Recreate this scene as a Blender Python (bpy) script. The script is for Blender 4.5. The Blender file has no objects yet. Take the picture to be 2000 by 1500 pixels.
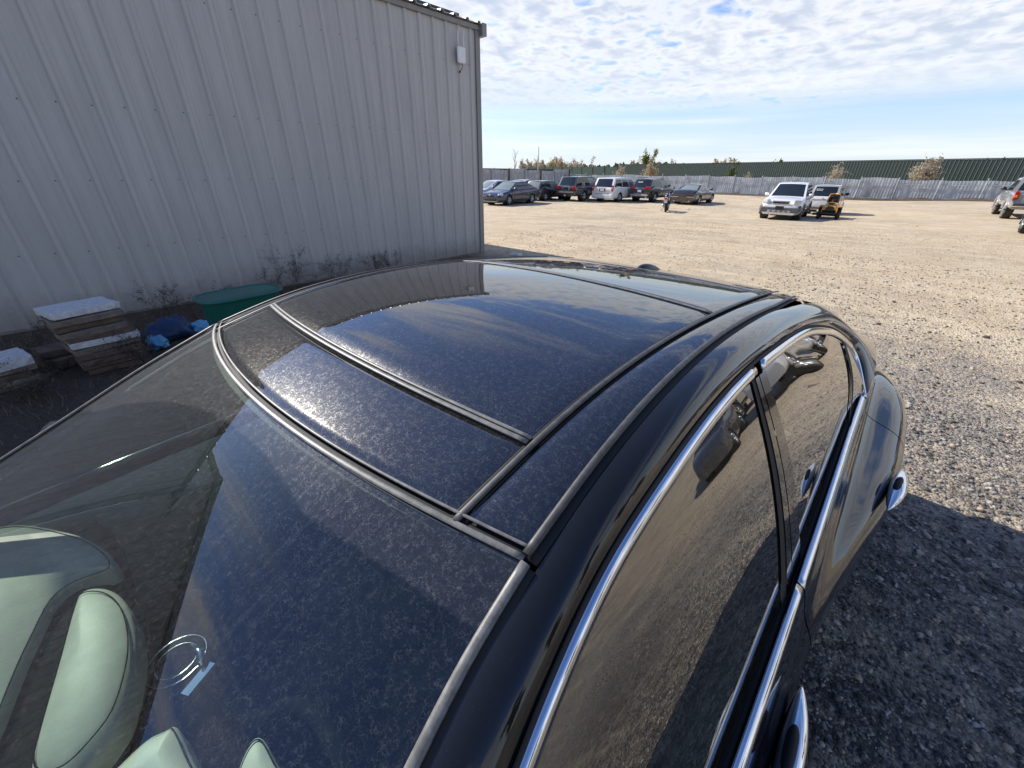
import bpy, bmesh, math, random
import numpy as np
from mathutils import Matrix, Vector

R = math.radians
rng = np.random.default_rng(7)
random.seed(7)
SC = bpy.context.scene
COL = SC.collection

# ------------------------------------------------------------------ camera
CAM = np.array([0.7887, 1.9966, 1.8373])
YAW, PITCH, ROLL, FPX = -41.863, 28.10, 0.603, 781.55      # px focal for a 2000 px wide frame
def cam_rows():
    p, r, y = R(PITCH), R(ROLL), R(YAW)
    fh = np.array([math.sin(y), math.cos(y), 0]); rt = np.array([math.cos(y), -math.sin(y), 0]); up = np.array([0, 0, 1.])
    fwd = fh*math.cos(p)-up*math.sin(p); dn = -(up*math.cos(p)+fh*math.sin(p))
    return np.array([rt*math.cos(r)-dn*math.sin(r), rt*math.sin(r)+dn*math.cos(r), fwd])
CR = cam_rows()
HEAD = np.array([math.sin(R(YAW)), math.cos(R(YAW)), 0.]); RIGHT = np.array([math.cos(R(YAW)), -math.sin(R(YAW)), 0.])
cd = bpy.data.cameras.new('camera'); co = bpy.data.objects.new('camera', cd); COL.objects.link(co)
cd.sensor_fit = 'HORIZONTAL'; cd.sensor_width = 36; cd.lens = FPX/2000*36
cd.clip_start = 0.02; cd.clip_end = 5000
m = Matrix.Identity(4)
for i in range(3):
    m[i][0] = CR[0][i]; m[i][1] = -CR[1][i]; m[i][2] = -CR[2][i]; m[i][3] = CAM[i]
co.matrix_world = m
SC.camera = co

# ------------------------------------------------------------------ sun + sky
SUN_EL = 37.0
SUN_AZ = 124.5                       # azimuth the light travels to, clockwise from the camera heading
lh = HEAD*math.cos(R(SUN_AZ))+RIGHT*math.sin(R(SUN_AZ))
LIGHT = Vector((lh[0]*math.cos(R(SUN_EL)), lh[1]*math.cos(R(SUN_EL)), -math.sin(R(SUN_EL))))
sd = bpy.data.lights.new('sun', 'SUN'); sd.energy = 5.0; sd.angle = R(0.53); sd.color = (1.0, 0.95, 0.87)
so = bpy.data.objects.new('sun', sd); COL.objects.link(so)
so.rotation_euler = LIGHT.to_track_quat('-Z', 'Y').to_euler(); so.location = (-20, -5, 25)
SC.view_settings.view_transform = 'Standard'; SC.view_settings.look = 'None'
SC.view_settings.exposure = 0.44; SC.view_settings.gamma = 1
try: SC.view_settings.use_curve_mapping = False
except Exception: pass

W = bpy.data.worlds.new('World'); SC.world = W; W.use_nodes = True
nt = W.node_tree; nt.nodes.clear()
def node(nt, typ, **kw):
    n = nt.nodes.new(typ)
    for k, v in kw.items():
        if k.startswith('i_'):
            key = k[2:]; key = int(key) if key.isdigit() else key.replace('_', ' ')
            s = n.inputs[key]
            if hasattr(v, 'node') and hasattr(v, 'links'): nt.links.new(v, s)
            else: s.default_value = v
        else: setattr(n, k, v)
    return n
def mth(nt, op, a, b=None, c=None, clamp=False):
    n = nt.nodes.new('ShaderNodeMath'); n.operation = op; n.use_clamp = clamp
    for i, v in enumerate((a, b, c)):
        if v is None: continue
        if hasattr(v, 'node'): nt.links.new(v, n.inputs[i])
        else: n.inputs[i].default_value = v
    return n.outputs[0]
def sstep(nt, x, lo, hi, a=0., b=1.):
    n = nt.nodes.new('ShaderNodeMapRange'); n.interpolation_type = 'SMOOTHSTEP'
    nt.links.new(x, n.inputs[0]); n.inputs[1].default_value = lo; n.inputs[2].default_value = hi
    n.inputs[3].default_value = a; n.inputs[4].default_value = b
    return n.outputs[0]
def mixc(nt, f, a, b, mode='MIX'):
    n = nt.nodes.new('ShaderNodeMix'); n.data_type = 'RGBA'; n.blend_type = mode
    for s, v in ((n.inputs[0], f), (n.inputs[6], a), (n.inputs[7], b)):
        if hasattr(v, 'node'): nt.links.new(v, s)
        else: s.default_value = (v if s.type == 'VALUE' else (tuple(v)+(1,))[:4])
    return n.outputs[2]
def noise(nt, vec, scale, detail=3, rough=.55, dist=0., col=False):
    n = nt.nodes.new('ShaderNodeTexNoise'); n.inputs['Scale'].default_value = scale
    n.inputs['Detail'].default_value = detail; n.inputs['Roughness'].default_value = rough; n.inputs['Distortion'].default_value = dist
    if vec is not None: nt.links.new(vec, n.inputs['Vector'])
    return n.outputs['Color' if col else 'Fac']
def mapping(nt, vec, scale=(1, 1, 1), rot=(0, 0, 0), loc=(0, 0, 0)):
    n = nt.nodes.new('ShaderNodeMapping'); nt.links.new(vec, n.inputs[0])
    n.inputs['Scale'].default_value = scale; n.inputs['Rotation'].default_value = rot; n.inputs['Location'].default_value = loc
    return n.outputs[0]

sky = node(nt, 'ShaderNodeTexSky', sky_type='NISHITA', sun_disc=False, sun_elevation=R(SUN_EL),
           sun_rotation=math.atan2(-lh[0], -lh[1]), altitude=200, air_density=1.0, dust_density=0.25, ozone_density=1.6)
tc = node(nt, 'ShaderNodeTexCoord')
sep = node(nt, 'ShaderNodeSeparateXYZ', i_0=tc.outputs['Generated'])
zz = mth(nt, 'MAXIMUM', sep.outputs[2], 0.012)
zs = mth(nt, 'ADD', zz, 0.11)
px = mth(nt, 'DIVIDE', sep.outputs[0], zs); py = mth(nt, 'DIVIDE', sep.outputs[1], zs)
pv = node(nt, 'ShaderNodeCombineXYZ', i_0=px, i_1=py).outputs[0]
# a cloud sheet at one height: broad patches, ripples and small puffs
pvr = mapping(nt, pv, rot=(0, 0, R(25)), scale=(1, .72, 1))
broad = noise(nt, mapping(nt, pv, loc=(3.1, 1.7, 0)), 0.42, 2, .5, .3)
puff = noise(nt, pvr, 7.6, 3, .5, .3)
rip = noise(nt, mapping(nt, pv, rot=(0, 0, R(-38)), scale=(.4, 1.5, 1)), 6.5, 3, .5, .4)
fine = noise(nt, pvr, 22., 3, .6)
dens = mth(nt, 'ADD', mth(nt, 'MULTIPLY', puff, .85), mth(nt, 'ADD', mth(nt, 'MULTIPLY', rip, .30), mth(nt, 'MULTIPLY', fine, .10)))
rad = mth(nt, 'SQRT', mth(nt, 'ADD', mth(nt, 'MULTIPLY', px, px), mth(nt, 'MULTIPLY', py, py)))
cover = mth(nt, 'ADD', mth(nt, 'MULTIPLY', broad, .72), sstep(nt, rad, 1.75, 2.6, -.24, .25))
thick = sstep(nt, mth(nt, 'ADD', dens, cover), .90, 1.18)
# thin streaks of high cloud and the pale low bands near the horizon
streak = noise(nt, mapping(nt, pv, rot=(0, 0, R(70)), scale=(.22, 1.5, 1)), 1.5, 5, .62, .5)
thin = mth(nt, 'MULTIPLY', sstep(nt, streak, .49, .66), sstep(nt, rad, .95, 1.5, .0, .9))
elevb = noise(nt, mapping(nt, tc.outputs['Generated'], scale=(1.4, 1.4, 30)), 1.6, 3, .5)
low = mth(nt, 'MULTIPLY', sstep(nt, zz, .19, .03), sstep(nt, elevb, .35, .75, .62, .95))
fade = sstep(nt, zz, .075, .135)
cl = mth(nt, 'MAXIMUM', mth(nt, 'MULTIPLY', mth(nt, 'MAXIMUM', thick, thin), fade), low, clamp=True)
shade = sstep(nt, mth(nt, 'ADD', mth(nt, 'MULTIPLY', dens, 1.9), cover), 1.55, 2.15)
lowc = mixc(nt, sstep(nt, elevb, .35, .72), (5.3, 5.9, 6.6), (6.7, 7.0, 7.3))
ccol = mixc(nt, shade, (7.1, 7.15, 7.25), (4.3, 4.8, 5.75))
tint = mixc(nt, 1.0, sky.outputs[0], (0.86, 0.99, 1.31), 'MULTIPLY')
ccol = mixc(nt, sstep(nt, zz, .22, .08), ccol, lowc)
fin = mixc(nt, mth(nt, 'MULTIPLY', cl, .93), tint, ccol)
bg = node(nt, 'ShaderNodeBackground', i_Color=fin, i_Strength=0.108)
wo = node(nt, 'ShaderNodeOutputWorld'); nt.links.new(bg.outputs[0], wo.inputs[0])
try:
    SC.cycles.use_denoising = True; SC.cycles.denoiser = 'OPENIMAGEDENOISE'
    SC.cycles.max_bounces = 8; SC.cycles.transparent_max_bounces = 16; SC.cycles.caustics_reflective = False; SC.cycles.caustics_refractive = False
except Exception: pass

# ------------------------------------------------------------------ object helpers
def link(o, parent=None):
    COL.objects.link(o)
    if parent is not None: o.parent = parent
    return o
def empty(name, loc=(0, 0, 0), rz=0.):
    o = bpy.data.objects.new(name, None); o.location = loc; o.rotation_euler = (0, 0, rz); o.empty_display_size = .2
    return link(o)
def tag(o, label, cat, group=None, kind=None):
    o['label'] = label; o['category'] = cat
    if group: o['group'] = group
    o['kind'] = kind or 'thing'
    return o
def struct(o, label=None):
    o['kind'] = 'structure'
    if label: o['label'] = label
    return o
def mesh(name, V, F, mat, parent=None, smooth=False, bevel=0., loc=None):
    me = bpy.data.meshes.new(name); me.from_pydata([tuple(map(float, v)) for v in V], [], [tuple(map(int, f)) for f in F])
    me.validate(); 
    if smooth: me.polygons.foreach_set('use_smooth', [True]*len(me.polygons))
    me.materials.append(mat); me.update()
    o = bpy.data.objects.new(name, me)
    if loc is not None: o.location = loc
    if bevel:
        b = o.modifiers.new('bevel', 'BEVEL'); b.width = bevel; b.segments = 2; b.limit_method = 'ANGLE'
    return link(o, parent)
def big_mesh(name, V, F, mat, parent=None, smooth=False):
    """V (n,3) float array, F (m,k) int array, k constant"""
    V = np.asarray(V, np.float32); F = np.asarray(F, np.int32); k = F.shape[1]
    me = bpy.data.meshes.new(name); me.vertices.add(len(V)); me.vertices.foreach_set('co', V.ravel())
    me.loops.add(F.size); me.loops.foreach_set('vertex_index', F.ravel())
    me.polygons.add(len(F)); me.polygons.foreach_set('loop_start', np.arange(len(F), dtype=np.int32)*k)
    me.polygons.foreach_set('loop_total', np.full(len(F), k, np.int32))
    if smooth: me.polygons.foreach_set('use_smooth', np.ones(len(F), bool))
    me.update(calc_edges=True); me.materials.append(mat)
    return link(bpy.data.objects.new(name, me), parent)
class MB:
    """collects pieces of ONE thing or part into one mesh"""
    def __init__(s): s.v = []; s.f = []
    def add(s, V, F):
        b = len(s.v); s.v += [tuple(map(float, p)) for p in V]; s.f += [tuple(int(i)+b for i in f) for f in F]; return s
    def box(s, c, d, rz=0., tilt=0.):
        x, y, z = (d[0]/2, d[1]/2, d[2]/2)
        V = [Vector((sx*x, sy*y, sz*z)) for sz in (-1, 1) for sy in (-1, 1) for sx in (-1, 1)]
        M = Matrix.Rotation(rz, 3, 'Z') @ Matrix.Rotation(tilt, 3, 'X')
        V = [M @ v + Vector(c) for v in V]
        return s.add(V, [(0, 2, 3, 1), (4, 5, 7, 6), (0, 1, 5, 4), (2, 6, 7, 3), (0, 4, 6, 2), (1, 3, 7, 5)])
    def tube(s, pts, rad, n=8, caps=True):
        pts = [Vector(p) for p in pts]; rad = rad if hasattr(rad, '__len__') else [rad]*len(pts)
        V = []; F = []
        for i, p in enumerate(pts):
            t = (pts[min(i+1, len(pts)-1)]-pts[max(i-1, 0)]).normalized()
            a = t.cross(Vector((0, 0, 1))); a = a.normalized() if a.length > 1e-3 else Vector((1, 0, 0)); b = t.cross(a)
            for k in range(n):
                an = 2*math.pi*k/n; V.append(p+(a*math.cos(an)+b*math.sin(an))*rad[i])
        for i in range(len(pts)-1):
            for k in range(n):
                F.append((i*n+k, i*n+(k+1) % n, (i+1)*n+(k+1) % n, (i+1)*n+k))
        if caps: F.append(tuple(range(n))[::-1]); F.append(tuple(range((len(pts)-1)*n, len(pts)*n)))
        return s.add(V, F)
    def lathe(s, prof, c=(0, 0, 0), axis='x', n=24):
        """prof: (axial, radius) list"""
        V = []; F = []
        for a, r in prof:
            for k in range(n):
                t = 2*math.pi*k/n; q = (a, r*math.cos(t), r*math.sin(t))
                if axis == 'z': q = (q[1], q[2], q[0])
                if axis == 'y': q = (q[1], q[0], q[2])
                V.append((q[0]+c[0], q[1]+c[1], q[2]+c[2]))
        for i in range(len(prof)-1):
            for k in range(n): F.append((i*n+k, i*n+(k+1) % n, (i+1)*n+(k+1) % n, (i+1)*n+k))
        return s.add(V, F)
    def build(s, name, mat, parent=None, smooth=False, bevel=0.): return mesh(name, s.v, s.f, mat, parent, smooth, bevel)
def grid_faces(n, m):
    return [(i*m+j, (i+1)*m+j, (i+1)*m+j+1, i*m+j+1) for i in range(n-1) for j in range(m-1)]
def grid(name, P, mat, parent=None, center=None, smooth=True, keep=None):
    """P (n,m,3) sheet; faces turned away from `center`"""
    P = np.asarray(P, float); n, m_, _ = P.shape; V = P.reshape(-1, 3)
    F = np.array(grid_faces(n, m_))
    if keep is not None:
        ce = V[F].mean(1); F = F[keep(ce)]
    if center is not None:
        a, b, c, d = (V[F[:, k]] for k in range(4)); N = np.cross(c-a, d-b); ce = (a+b+c+d)/4
        if (N*(ce-np.asarray(center))).sum() < 0: F = F[:, ::-1]
    used = np.unique(F); mp = np.full(len(V), -1); mp[used] = np.arange(len(used))
    return big_mesh(name, V[used], mp[F], mat, parent, smooth)
def spline(xs, ys):
    """natural cubic spline"""
    xs = np.asarray(xs, float); ys = np.asarray(ys, float); n = len(xs); h = np.diff(xs)
    A = np.zeros((n, n)); b = np.zeros(n); A[0, 0] = A[-1, -1] = 1
    for i in range(1, n-1):
        A[i, i-1] = h[i-1]; A[i, i] = 2*(h[i-1]+h[i]); A[i, i+1] = h[i]; b[i] = 6*((ys[i+1]-ys[i])/h[i]-(ys[i]-ys[i-1])/h[i-1])
    M_ = np.linalg.solve(A, b)
    def f(x):
        x = np.asarray(x, float); i = np.clip(np.searchsorted(xs, x)-1, 0, n-2); t = x-xs[i]; hh = h[i]
        out = ys[i]+t*((ys[i+1]-ys[i])/hh-hh*(2*M_[i]+M_[i+1])/6)+t*t*M_[i]/2+t**3*(M_[i+1]-M_[i])/(6*hh)
        lo = x < xs[0]; hi = x > xs[-1]
        s0 = (ys[1]-ys[0])/h[0]-h[0]*M_[1]/6; s1 = (ys[-1]-ys[-2])/h[-1]+h[-1]*M_[-2]/6
        return np.where(lo, ys[0]+(x-xs[0])*s0, np.where(hi, ys[-1]+(x-xs[-1])*s1, out))
    return f
def pspline(P):
    """spline through 3-D points, parameter 0..1 by chord length"""
    P = np.asarray(P, float); d = np.r_[0, np.cumsum(np.linalg.norm(np.diff(P, axis=0), axis=1))]; d /= d[-1]
    fs = [spline(d, P[:, k]) for k in range(3)]
    return lambda t: np.stack([f(np.asarray(t, float)) for f in fs], -1)
def sweep(name, path, nrm, prof, mat, parent=None, smooth=True, closed=True):
    path = np.asarray(path, float); nrm = np.broadcast_to(np.asarray(nrm, float), path.shape)
    t = np.gradient(path, axis=0); t /= np.linalg.norm(t, axis=1)[:, None]
    sd_ = np.cross(nrm, t); sd_ /= np.linalg.norm(sd_, axis=1)[:, None]; nn = np.cross(t, sd_)
    prof = np.asarray(prof, float); k = len(prof)
    V = (path[:, None]+prof[None, :, :1]*sd_[:, None]+prof[None, :, 1:]*nn[:, None]).reshape(-1, 3)
    F = []
    for i in range(len(path)-1):
        for j in range(k if closed else k-1):
            F.append((i*k+j, i*k+(j+1) % k, (i+1)*k+(j+1) % k, (i+1)*k+j))
    if closed: F.append(tuple(range(k))); F.append(tuple(range((len(path)-1)*k, len(path)*k))[::-1])
    o = mesh(name, V, F, mat, parent, smooth)
    bm = bmesh.new(); bm.from_mesh(o.data); bmesh.ops.recalc_face_normals(bm, faces=bm.faces); bm.to_mesh(o.data); bm.free()
    return o
def rprof(w, h, n=5, y0=0.):
    """low rounded strip profile of width w and height h"""
    a = [(-w/2, y0)]+[(-w/2*math.cos(math.pi*i/n)**1 if False else -w/2*math.cos(math.pi*i/n), y0+h*(0.35+0.65*math.sin(math.pi*i/n))) for i in range(n+1)]+[(w/2, y0)]
    return a
def fix_normals(o):
    bm = bmesh.new(); bm.from_mesh(o.data); bmesh.ops.recalc_face_normals(bm, faces=bm.faces); bm.to_mesh(o.data); bm.free(); return o
def copy_tree(o, parent=None):
    c = o.copy(); COL.objects.link(c); c.parent = parent
    for ch in list(o.children): copy_tree(ch, c)
    return c

# ------------------------------------------------------------------ materials
def M(name):
    m = bpy.data.materials.new(name); m.use_nodes = True; nt = m.node_tree
    return m, nt, nt.nodes['Principled BSDF'], nt.nodes['Material Output']
def objco(nt): return node(nt, 'ShaderNodeTexCoord').outputs['Object']
def posco(nt): return node(nt, 'ShaderNodeNewGeometry').outputs['Position']
def bump(nt, b, h, strength=.3, dist=.01):
    n = node(nt, 'ShaderNodeBump', i_Height=h, i_Strength=strength, i_Distance=dist); nt.links.new(n.outputs[0], b.inputs['Normal'])
def simple(name, c, rough=.5, metal=0., var=.12, vs=6., coat=0., bs=0., bd=.004, bscale=40., c2=None, spec=.5, detail=4):
    m, nt, b, o = M(name); co_ = objco(nt)
    f = noise(nt, co_, vs, detail, .6)
    c = np.array(c); a = c*(1-var) if c2 is None else c; d = c*(1+var) if c2 is None else np.array(c2)
    nt.links.new(mixc(nt, sstep(nt, f, .3, .7), tuple(a), tuple(np.minimum(d, 1))), b.inputs['Base Color'])
    b.inputs['Roughness'].default_value = rough; b.inputs['Metallic'].default_value = metal; b.inputs['Coat Weight'].default_value = coat
    b.inputs['Coat Roughness'].default_value = .03; b.inputs['Specular IOR Level'].default_value = spec
    if bs: bump(nt, b, noise(nt, co_, bscale, 4, .6), bs, bd)
    return m
def dust_mask(nt, co_, base=.03, lines=.4, grain=.12, streak=.15, sc=120.):
    """dried rain marks: thin contour lines, fine grains, run-off streaks along the car"""
    wob = noise(nt, co_, sc*1.6, 2, .5, col=True)
    w2 = node(nt, 'ShaderNodeVectorMath', operation='MULTIPLY_ADD', i_0=wob, i_1=(.006, .006, .006), i_2=co_).outputs[0]
    n1 = noise(nt, w2, sc, 1.2, .5, .0); n1b = noise(nt, mapping(nt, w2, loc=(4, 7, 1)), sc*1.55, 1.2, .5, .0)
    l1 = sstep(nt, mth(nt, 'ABSOLUTE', mth(nt, 'SUBTRACT', n1, .5)), .030, .006)
    l2 = sstep(nt, mth(nt, 'ABSOLUTE', mth(nt, 'SUBTRACT', n1b, .47)), .036, .006)
    brk = sstep(nt, noise(nt, mapping(nt, co_, loc=(9, 2, 5)), sc*.8, 2, .6), .36, .60)
    ln = mth(nt, 'MULTIPLY', mth(nt, 'MAXIMUM', l1, mth(nt, 'MULTIPLY', l2, .75)), brk)
    g = sstep(nt, noise(nt, co_, 520., 2, .7), .50, .80)
    sv = mapping(nt, co_, scale=(1, .06, 0))
    st = mth(nt, 'MULTIPLY', sstep(nt, noise(nt, sv, 110., 3, .65, .0), .46, .72), sstep(nt, noise(nt, mapping(nt, co_, scale=(1, .25, 0)), 9., 3, .6), .35, .65))
    lg = sstep(nt, noise(nt, co_, 2.3, 4, .6), .25, .75, .8, 1.12)
    f = mth(nt, 'ADD', mth(nt, 'ADD', base, mth(nt, 'MULTIPLY', ln, lines)), mth(nt, 'ADD', mth(nt, 'MULTIPLY', g, grain), mth(nt, 'MULTIPLY', st, streak)))
    return mth(nt, 'MULTIPLY', f, lg, clamp=True)
DUSTC = (.52, .50, .45, 1)
def dust_shader(nt, trans=0.):
    """dust: mostly matt, with a broad forward sheen"""
    df = node(nt, 'ShaderNodeBsdfDiffuse', i_Color=DUSTC); gl = node(nt, 'ShaderNodeBsdfGlossy', i_Color=(.9, .86, .78, 1), i_Roughness=.30)
    a = node(nt, 'ShaderNodeMixShader', i_0=.40); nt.links.new(df.outputs[0], a.inputs[1]); nt.links.new(gl.outputs[0], a.inputs[2])
    if trans:
        tl = node(nt, 'ShaderNodeBsdfTranslucent', i_Color=DUSTC); b = node(nt, 'ShaderNodeMixShader', i_0=trans); nt.links.new(a.outputs[0], b.inputs[1]); nt.links.new(tl.outputs[0], b.inputs[2]); a = b
    return a
def dusty_gloss(name, bcol, rough=.03, **kw):
    m, nt, b, out = M(name); co_ = posco(nt)
    b.inputs['Base Color'].default_value = bcol+(1,); b.inputs['Roughness'].default_value = rough; b.inputs['IOR'].default_value = 2.0
    df = dust_shader(nt)
    mx = node(nt, 'ShaderNodeMixShader', i_0=dust_mask(nt, co_, **kw)); nt.links.new(b.outputs[0], mx.inputs[1]); nt.links.new(df.outputs[0], mx.inputs[2])
    nt.links.new(mx.outputs[0], out.inputs[0]); return m
def glass(name, tint, dust=None, r0=.10, rough=0., wiped=False):
    m, nt, b, out = M(name); nt.nodes.remove(b)
    tr = node(nt, 'ShaderNodeBsdfTransparent', i_Color=tint+(1,)); gl = node(nt, 'ShaderNodeBsdfGlossy', i_Roughness=rough)
    ge = node(nt, 'ShaderNodeNewGeometry'); vd = node(nt, 'ShaderNodeVectorMath', operation='DOT_PRODUCT', i_0=ge.outputs['Normal'], i_1=ge.outputs['Incoming'])
    c1 = mth(nt, 'SUBTRACT', 1., mth(nt, 'ABSOLUTE', vd.outputs['Value']), clamp=True)      # both faces of a thin pane, Schlick
    fr = mth(nt, 'ADD', mth(nt, 'MULTIPLY', mth(nt, 'POWER', c1, 3.4), .90), r0, clamp=True)
    mx = node(nt, 'ShaderNodeMixShader', i_0=fr); nt.links.new(tr.outputs[0], mx.inputs[1]); nt.links.new(gl.outputs[0], mx.inputs[2])
    res = mx
    if dust:
        dd_ = dust_shader(nt, .3)
        dm = dust_mask(nt, posco(nt), **dust)
        if wiped:      # dust left outside the sweep of the two wipers
            sp = node(nt, 'ShaderNodeSeparateXYZ', i_0=posco(nt)); du = mth(nt, 'SUBTRACT', sp.outputs[0], .17)
            arc = mth(nt, 'SUBTRACT', 2.109, mth(nt, 'MULTIPLY', mth(nt, 'MULTIPLY', du, du), .384)); lin = mth(nt, 'ADD', 2.101, mth(nt, 'MULTIPLY', mth(nt, 'SUBTRACT', sp.outputs[0], .305), .21))
            outside = sstep(nt, mth(nt, 'SUBTRACT', sp.outputs[1], mth(nt, 'MAXIMUM', arc, lin)), -.002, .006)
            dm = mth(nt, 'ADD', dm, mth(nt, 'MULTIPLY', outside, mth(nt, 'ADD', .035, mth(nt, 'MULTIPLY', dm, .9))), clamp=True)
        res = node(nt, 'ShaderNodeMixShader', i_0=dm); nt.links.new(mx.outputs[0], res.inputs[1]); nt.links.new(dd_.outputs[0], res.inputs[2])
    nt.links.new(res.outputs[0], out.inputs[0]); return m

MT = {}
def paint_black():
    m, nt, b, o = M('black_car_paint'); co_ = posco(nt)
    g = sstep(nt, noise(nt, co_, 700., 2, .7), .60, .80)
    lg = sstep(nt, noise(nt, co_, 3., 4, .6), .35, .8)
    f = mth(nt, 'MULTIPLY', mth(nt, 'ADD', mth(nt, 'MULTIPLY', g, .05), .006), mth(nt, 'ADD', lg, .35))
    nt.links.new(mixc(nt, f, (.006, .006, .007), (.45, .42, .37)), b.inputs['Base Color'])
    b.inputs['Roughness'].default_value = .25; b.inputs['Specular IOR Level'].default_value = .05; b.inputs['Coat Weight'].default_value = 1.; b.inputs['Coat Roughness'].default_value = .025; b.inputs['Coat IOR'].default_value = 1.5
    return m
MT['paint'] = paint_black()
MT['roofglass'] = dusty_gloss('dusty_black_roof_glass', (.004, .004, .005), .02, base=.016, lines=.10, grain=.07, streak=.01)
MT['windshield'] = glass('dusty_windshield_glass', (.72, .85, .78), dict(base=.008, lines=.085, grain=.05, streak=.03), wiped=True)
MT['sideglass'] = glass('dusty_side_window_glass', (.34, .41, .385), dict(base=.03, lines=0.0, grain=.07, streak=.008), r0=.21)
MT['chrome'] = simple('chrome', (.78, .79, .81), .07, 1., .05, 30)
MT['rubber'] = simple('weathered_rubber', (.03, .03, .029), .5, 0, .3, 60, c2=(.065, .064, .06), spec=.6)
MT['gap'] = simple('black_gap_seal', (.006, .006, .006), .7)
MT['sealgrey'] = simple('grey_dusty_seal', (.11, .108, .10), .45, 0, .3, 70, c2=(.20, .195, .18))
MT['beige'] = simple('beige_interior_leather', (.46, .44, .37), .55, 0, .08, 20, bs=.15, bd=.001, bscale=400)
MT['darkint'] = simple('dark_interior_plastic', (.005, .005, .006), .85, spec=.08)
MT['tyre'] = simple('tyre_rubber', (.022, .022, .022), .85, 0, .3, 20, bs=.3, bd=.004)
MT['rim'] = simple('alloy_rim', (.52, .52, .53), .28, .9, .1, 8)
MT['darkmetal'] = simple('dark_metal', (.02, .02, .02), .5, .2)
def carpaint(name, c, flake=.06, rough=.25, dust=.10):
    m, nt, b, o = M(name); co_ = objco(nt)
    sx = node(nt, 'ShaderNodeSeparateXYZ', i_0=co_)
    low_ = sstep(nt, sx.outputs[2], .85, .2, 0., 1.)
    d = mth(nt, 'MULTIPLY', mth(nt, 'ADD', mth(nt, 'MULTIPLY', low_, .5), .25), sstep(nt, noise(nt, co_, 5., 5, .65), .3, .8))
    nt.links.new(mixc(nt, mth(nt, 'MULTIPLY', d, dust*3), tuple(c), (.38, .33, .26)), b.inputs['Base Color'])
    b.inputs['Roughness'].default_value = rough; b.inputs['Coat Weight'].default_value = .8; b.inputs['Coat Roughness'].default_value = .05
    return m
MT['navy'] = carpaint('navy_car_paint', (.012, .016, .042)); MT['navy2'] = carpaint('blue_black_car_paint', (.010, .013, .024))
MT['charcoal'] = carpaint('charcoal_car_paint', (.035, .036, .042)); MT['champagne'] = carpaint('champagne_lower_paint', (.30, .27, .22))
MT['white'] = carpaint('white_car_paint', (.78, .78, .77), dust=.06); MT['black2'] = carpaint('black_suv_paint', (.010, .010, .011))
MT['brownblack'] = carpaint('brown_black_car_paint', (.020, .015, .013)); MT['silver'] = carpaint('silver_car_paint', (.42, .43, .44), rough=.3)
MT['paleblue'] = carpaint('pale_blue_car_paint', (.62, .66, .72)); MT['dirtygrey'] = carpaint('muddy_grey_truck_paint', (.25, .25, .25), dust=.33)
MT['cladding'] = simple('grey_plastic_cladding', (.10, .10, .105), .6); MT['carglass'] = None
m, nt, b, o = M('dark_car_window'); b.inputs['Base Color'].default_value = (.012, .014, .014, 1); b.inputs['Roughness'].default_value = .03; b.inputs['Coat Weight'].default_value = .5
nt.links.new(mixc(nt, noise(nt, objco(nt), 3.), (.008, .010, .010), (.022, .025, .024)), b.inputs['Base Color']); MT['carglass'] = m
m, nt, b, o = M('pale_car_window'); b.inputs['Roughness'].default_value = .05
nt.links.new(mixc(nt, noise(nt, objco(nt), 3.), (.16, .19, .17), (.27, .30, .27)), b.inputs['Base Color']); MT['paleglass'] = m
MT['redlight'] = simple('red_lamp_lens', (.45, .012, .012), .12, coat=.6); MT['amber'] = simple('amber_lamp_lens', (.75, .22, .02), .12, coat=.6)
MT['headlight'] = simple('clear_headlight', (.55, .57, .58), .08, .3, .2, 30, coat=.8); MT['plate'] = simple('number_plate', (.60, .63, .68), .4)
MT['yellow'] = simple('yellow_mower_paint', (.80, .36, .015), .3, coat=.4); MT['blackplastic'] = simple('black_plastic', (.014, .014, .014), .4)
MT['whitepl'] = simple('white_plastic', (.80, .80, .80), .35, var=.03); MT['cable'] = simple('black_cable', (.012, .012, .012), .5)

def wall_paint(name, c, streak=.1, rough=.42, dirtz=None):
    m, nt, b, o = M(name); co_ = posco(nt)
    f = noise(nt, mapping(nt, co_, scale=(3.2, 3.2, .35)), 1.6, 5, .62); g = noise(nt, co_, 300., 2, .6)
    c = np.array(c)
    col = mixc(nt, sstep(nt, f, .3, .72), tuple(c*(1-streak)), tuple(c*(1+streak)))
    col = mixc(nt, mth(nt, 'MULTIPLY', sstep(nt, g, .45, .7), .25), col, tuple(c*.8))
    if dirtz:
        sx = node(nt, 'ShaderNodeSeparateXYZ', i_0=co_)
        dz = mth(nt, 'ADD', sx.outputs[2], mth(nt, 'MULTIPLY', noise(nt, co_, 5., 5, .7), -.5))
        col = mixc(nt, sstep(nt, dz, dirtz, -.25, 0, .55), col, (.19, .16, .125))
    nt.links.new(col, b.inputs['Base Color']); b.inputs['Roughness'].default_value = rough
    bump(nt, b, noise(nt, mapping(nt, co_, scale=(1, 1, .4)), 2.2, 3, .5), .10, .02)
    return m
MT['wall'] = wall_paint('taupe_ribbed_wall_metal', (.50, .485, .465), .07, .38, .25)
MT['trim'] = wall_paint('taupe_trim_metal', (.25, .248, .24), .08, .4); MT['roofpanel'] = wall_paint('galvanised_roof_metal', (.55, .55, .54), .1, .35)
MT['darktrim'] = simple('dark_slate_trim', (.035, .042, .055), .5); MT['screw'] = simple('dull_screw', (.16, .155, .15), .6, .4)
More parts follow.
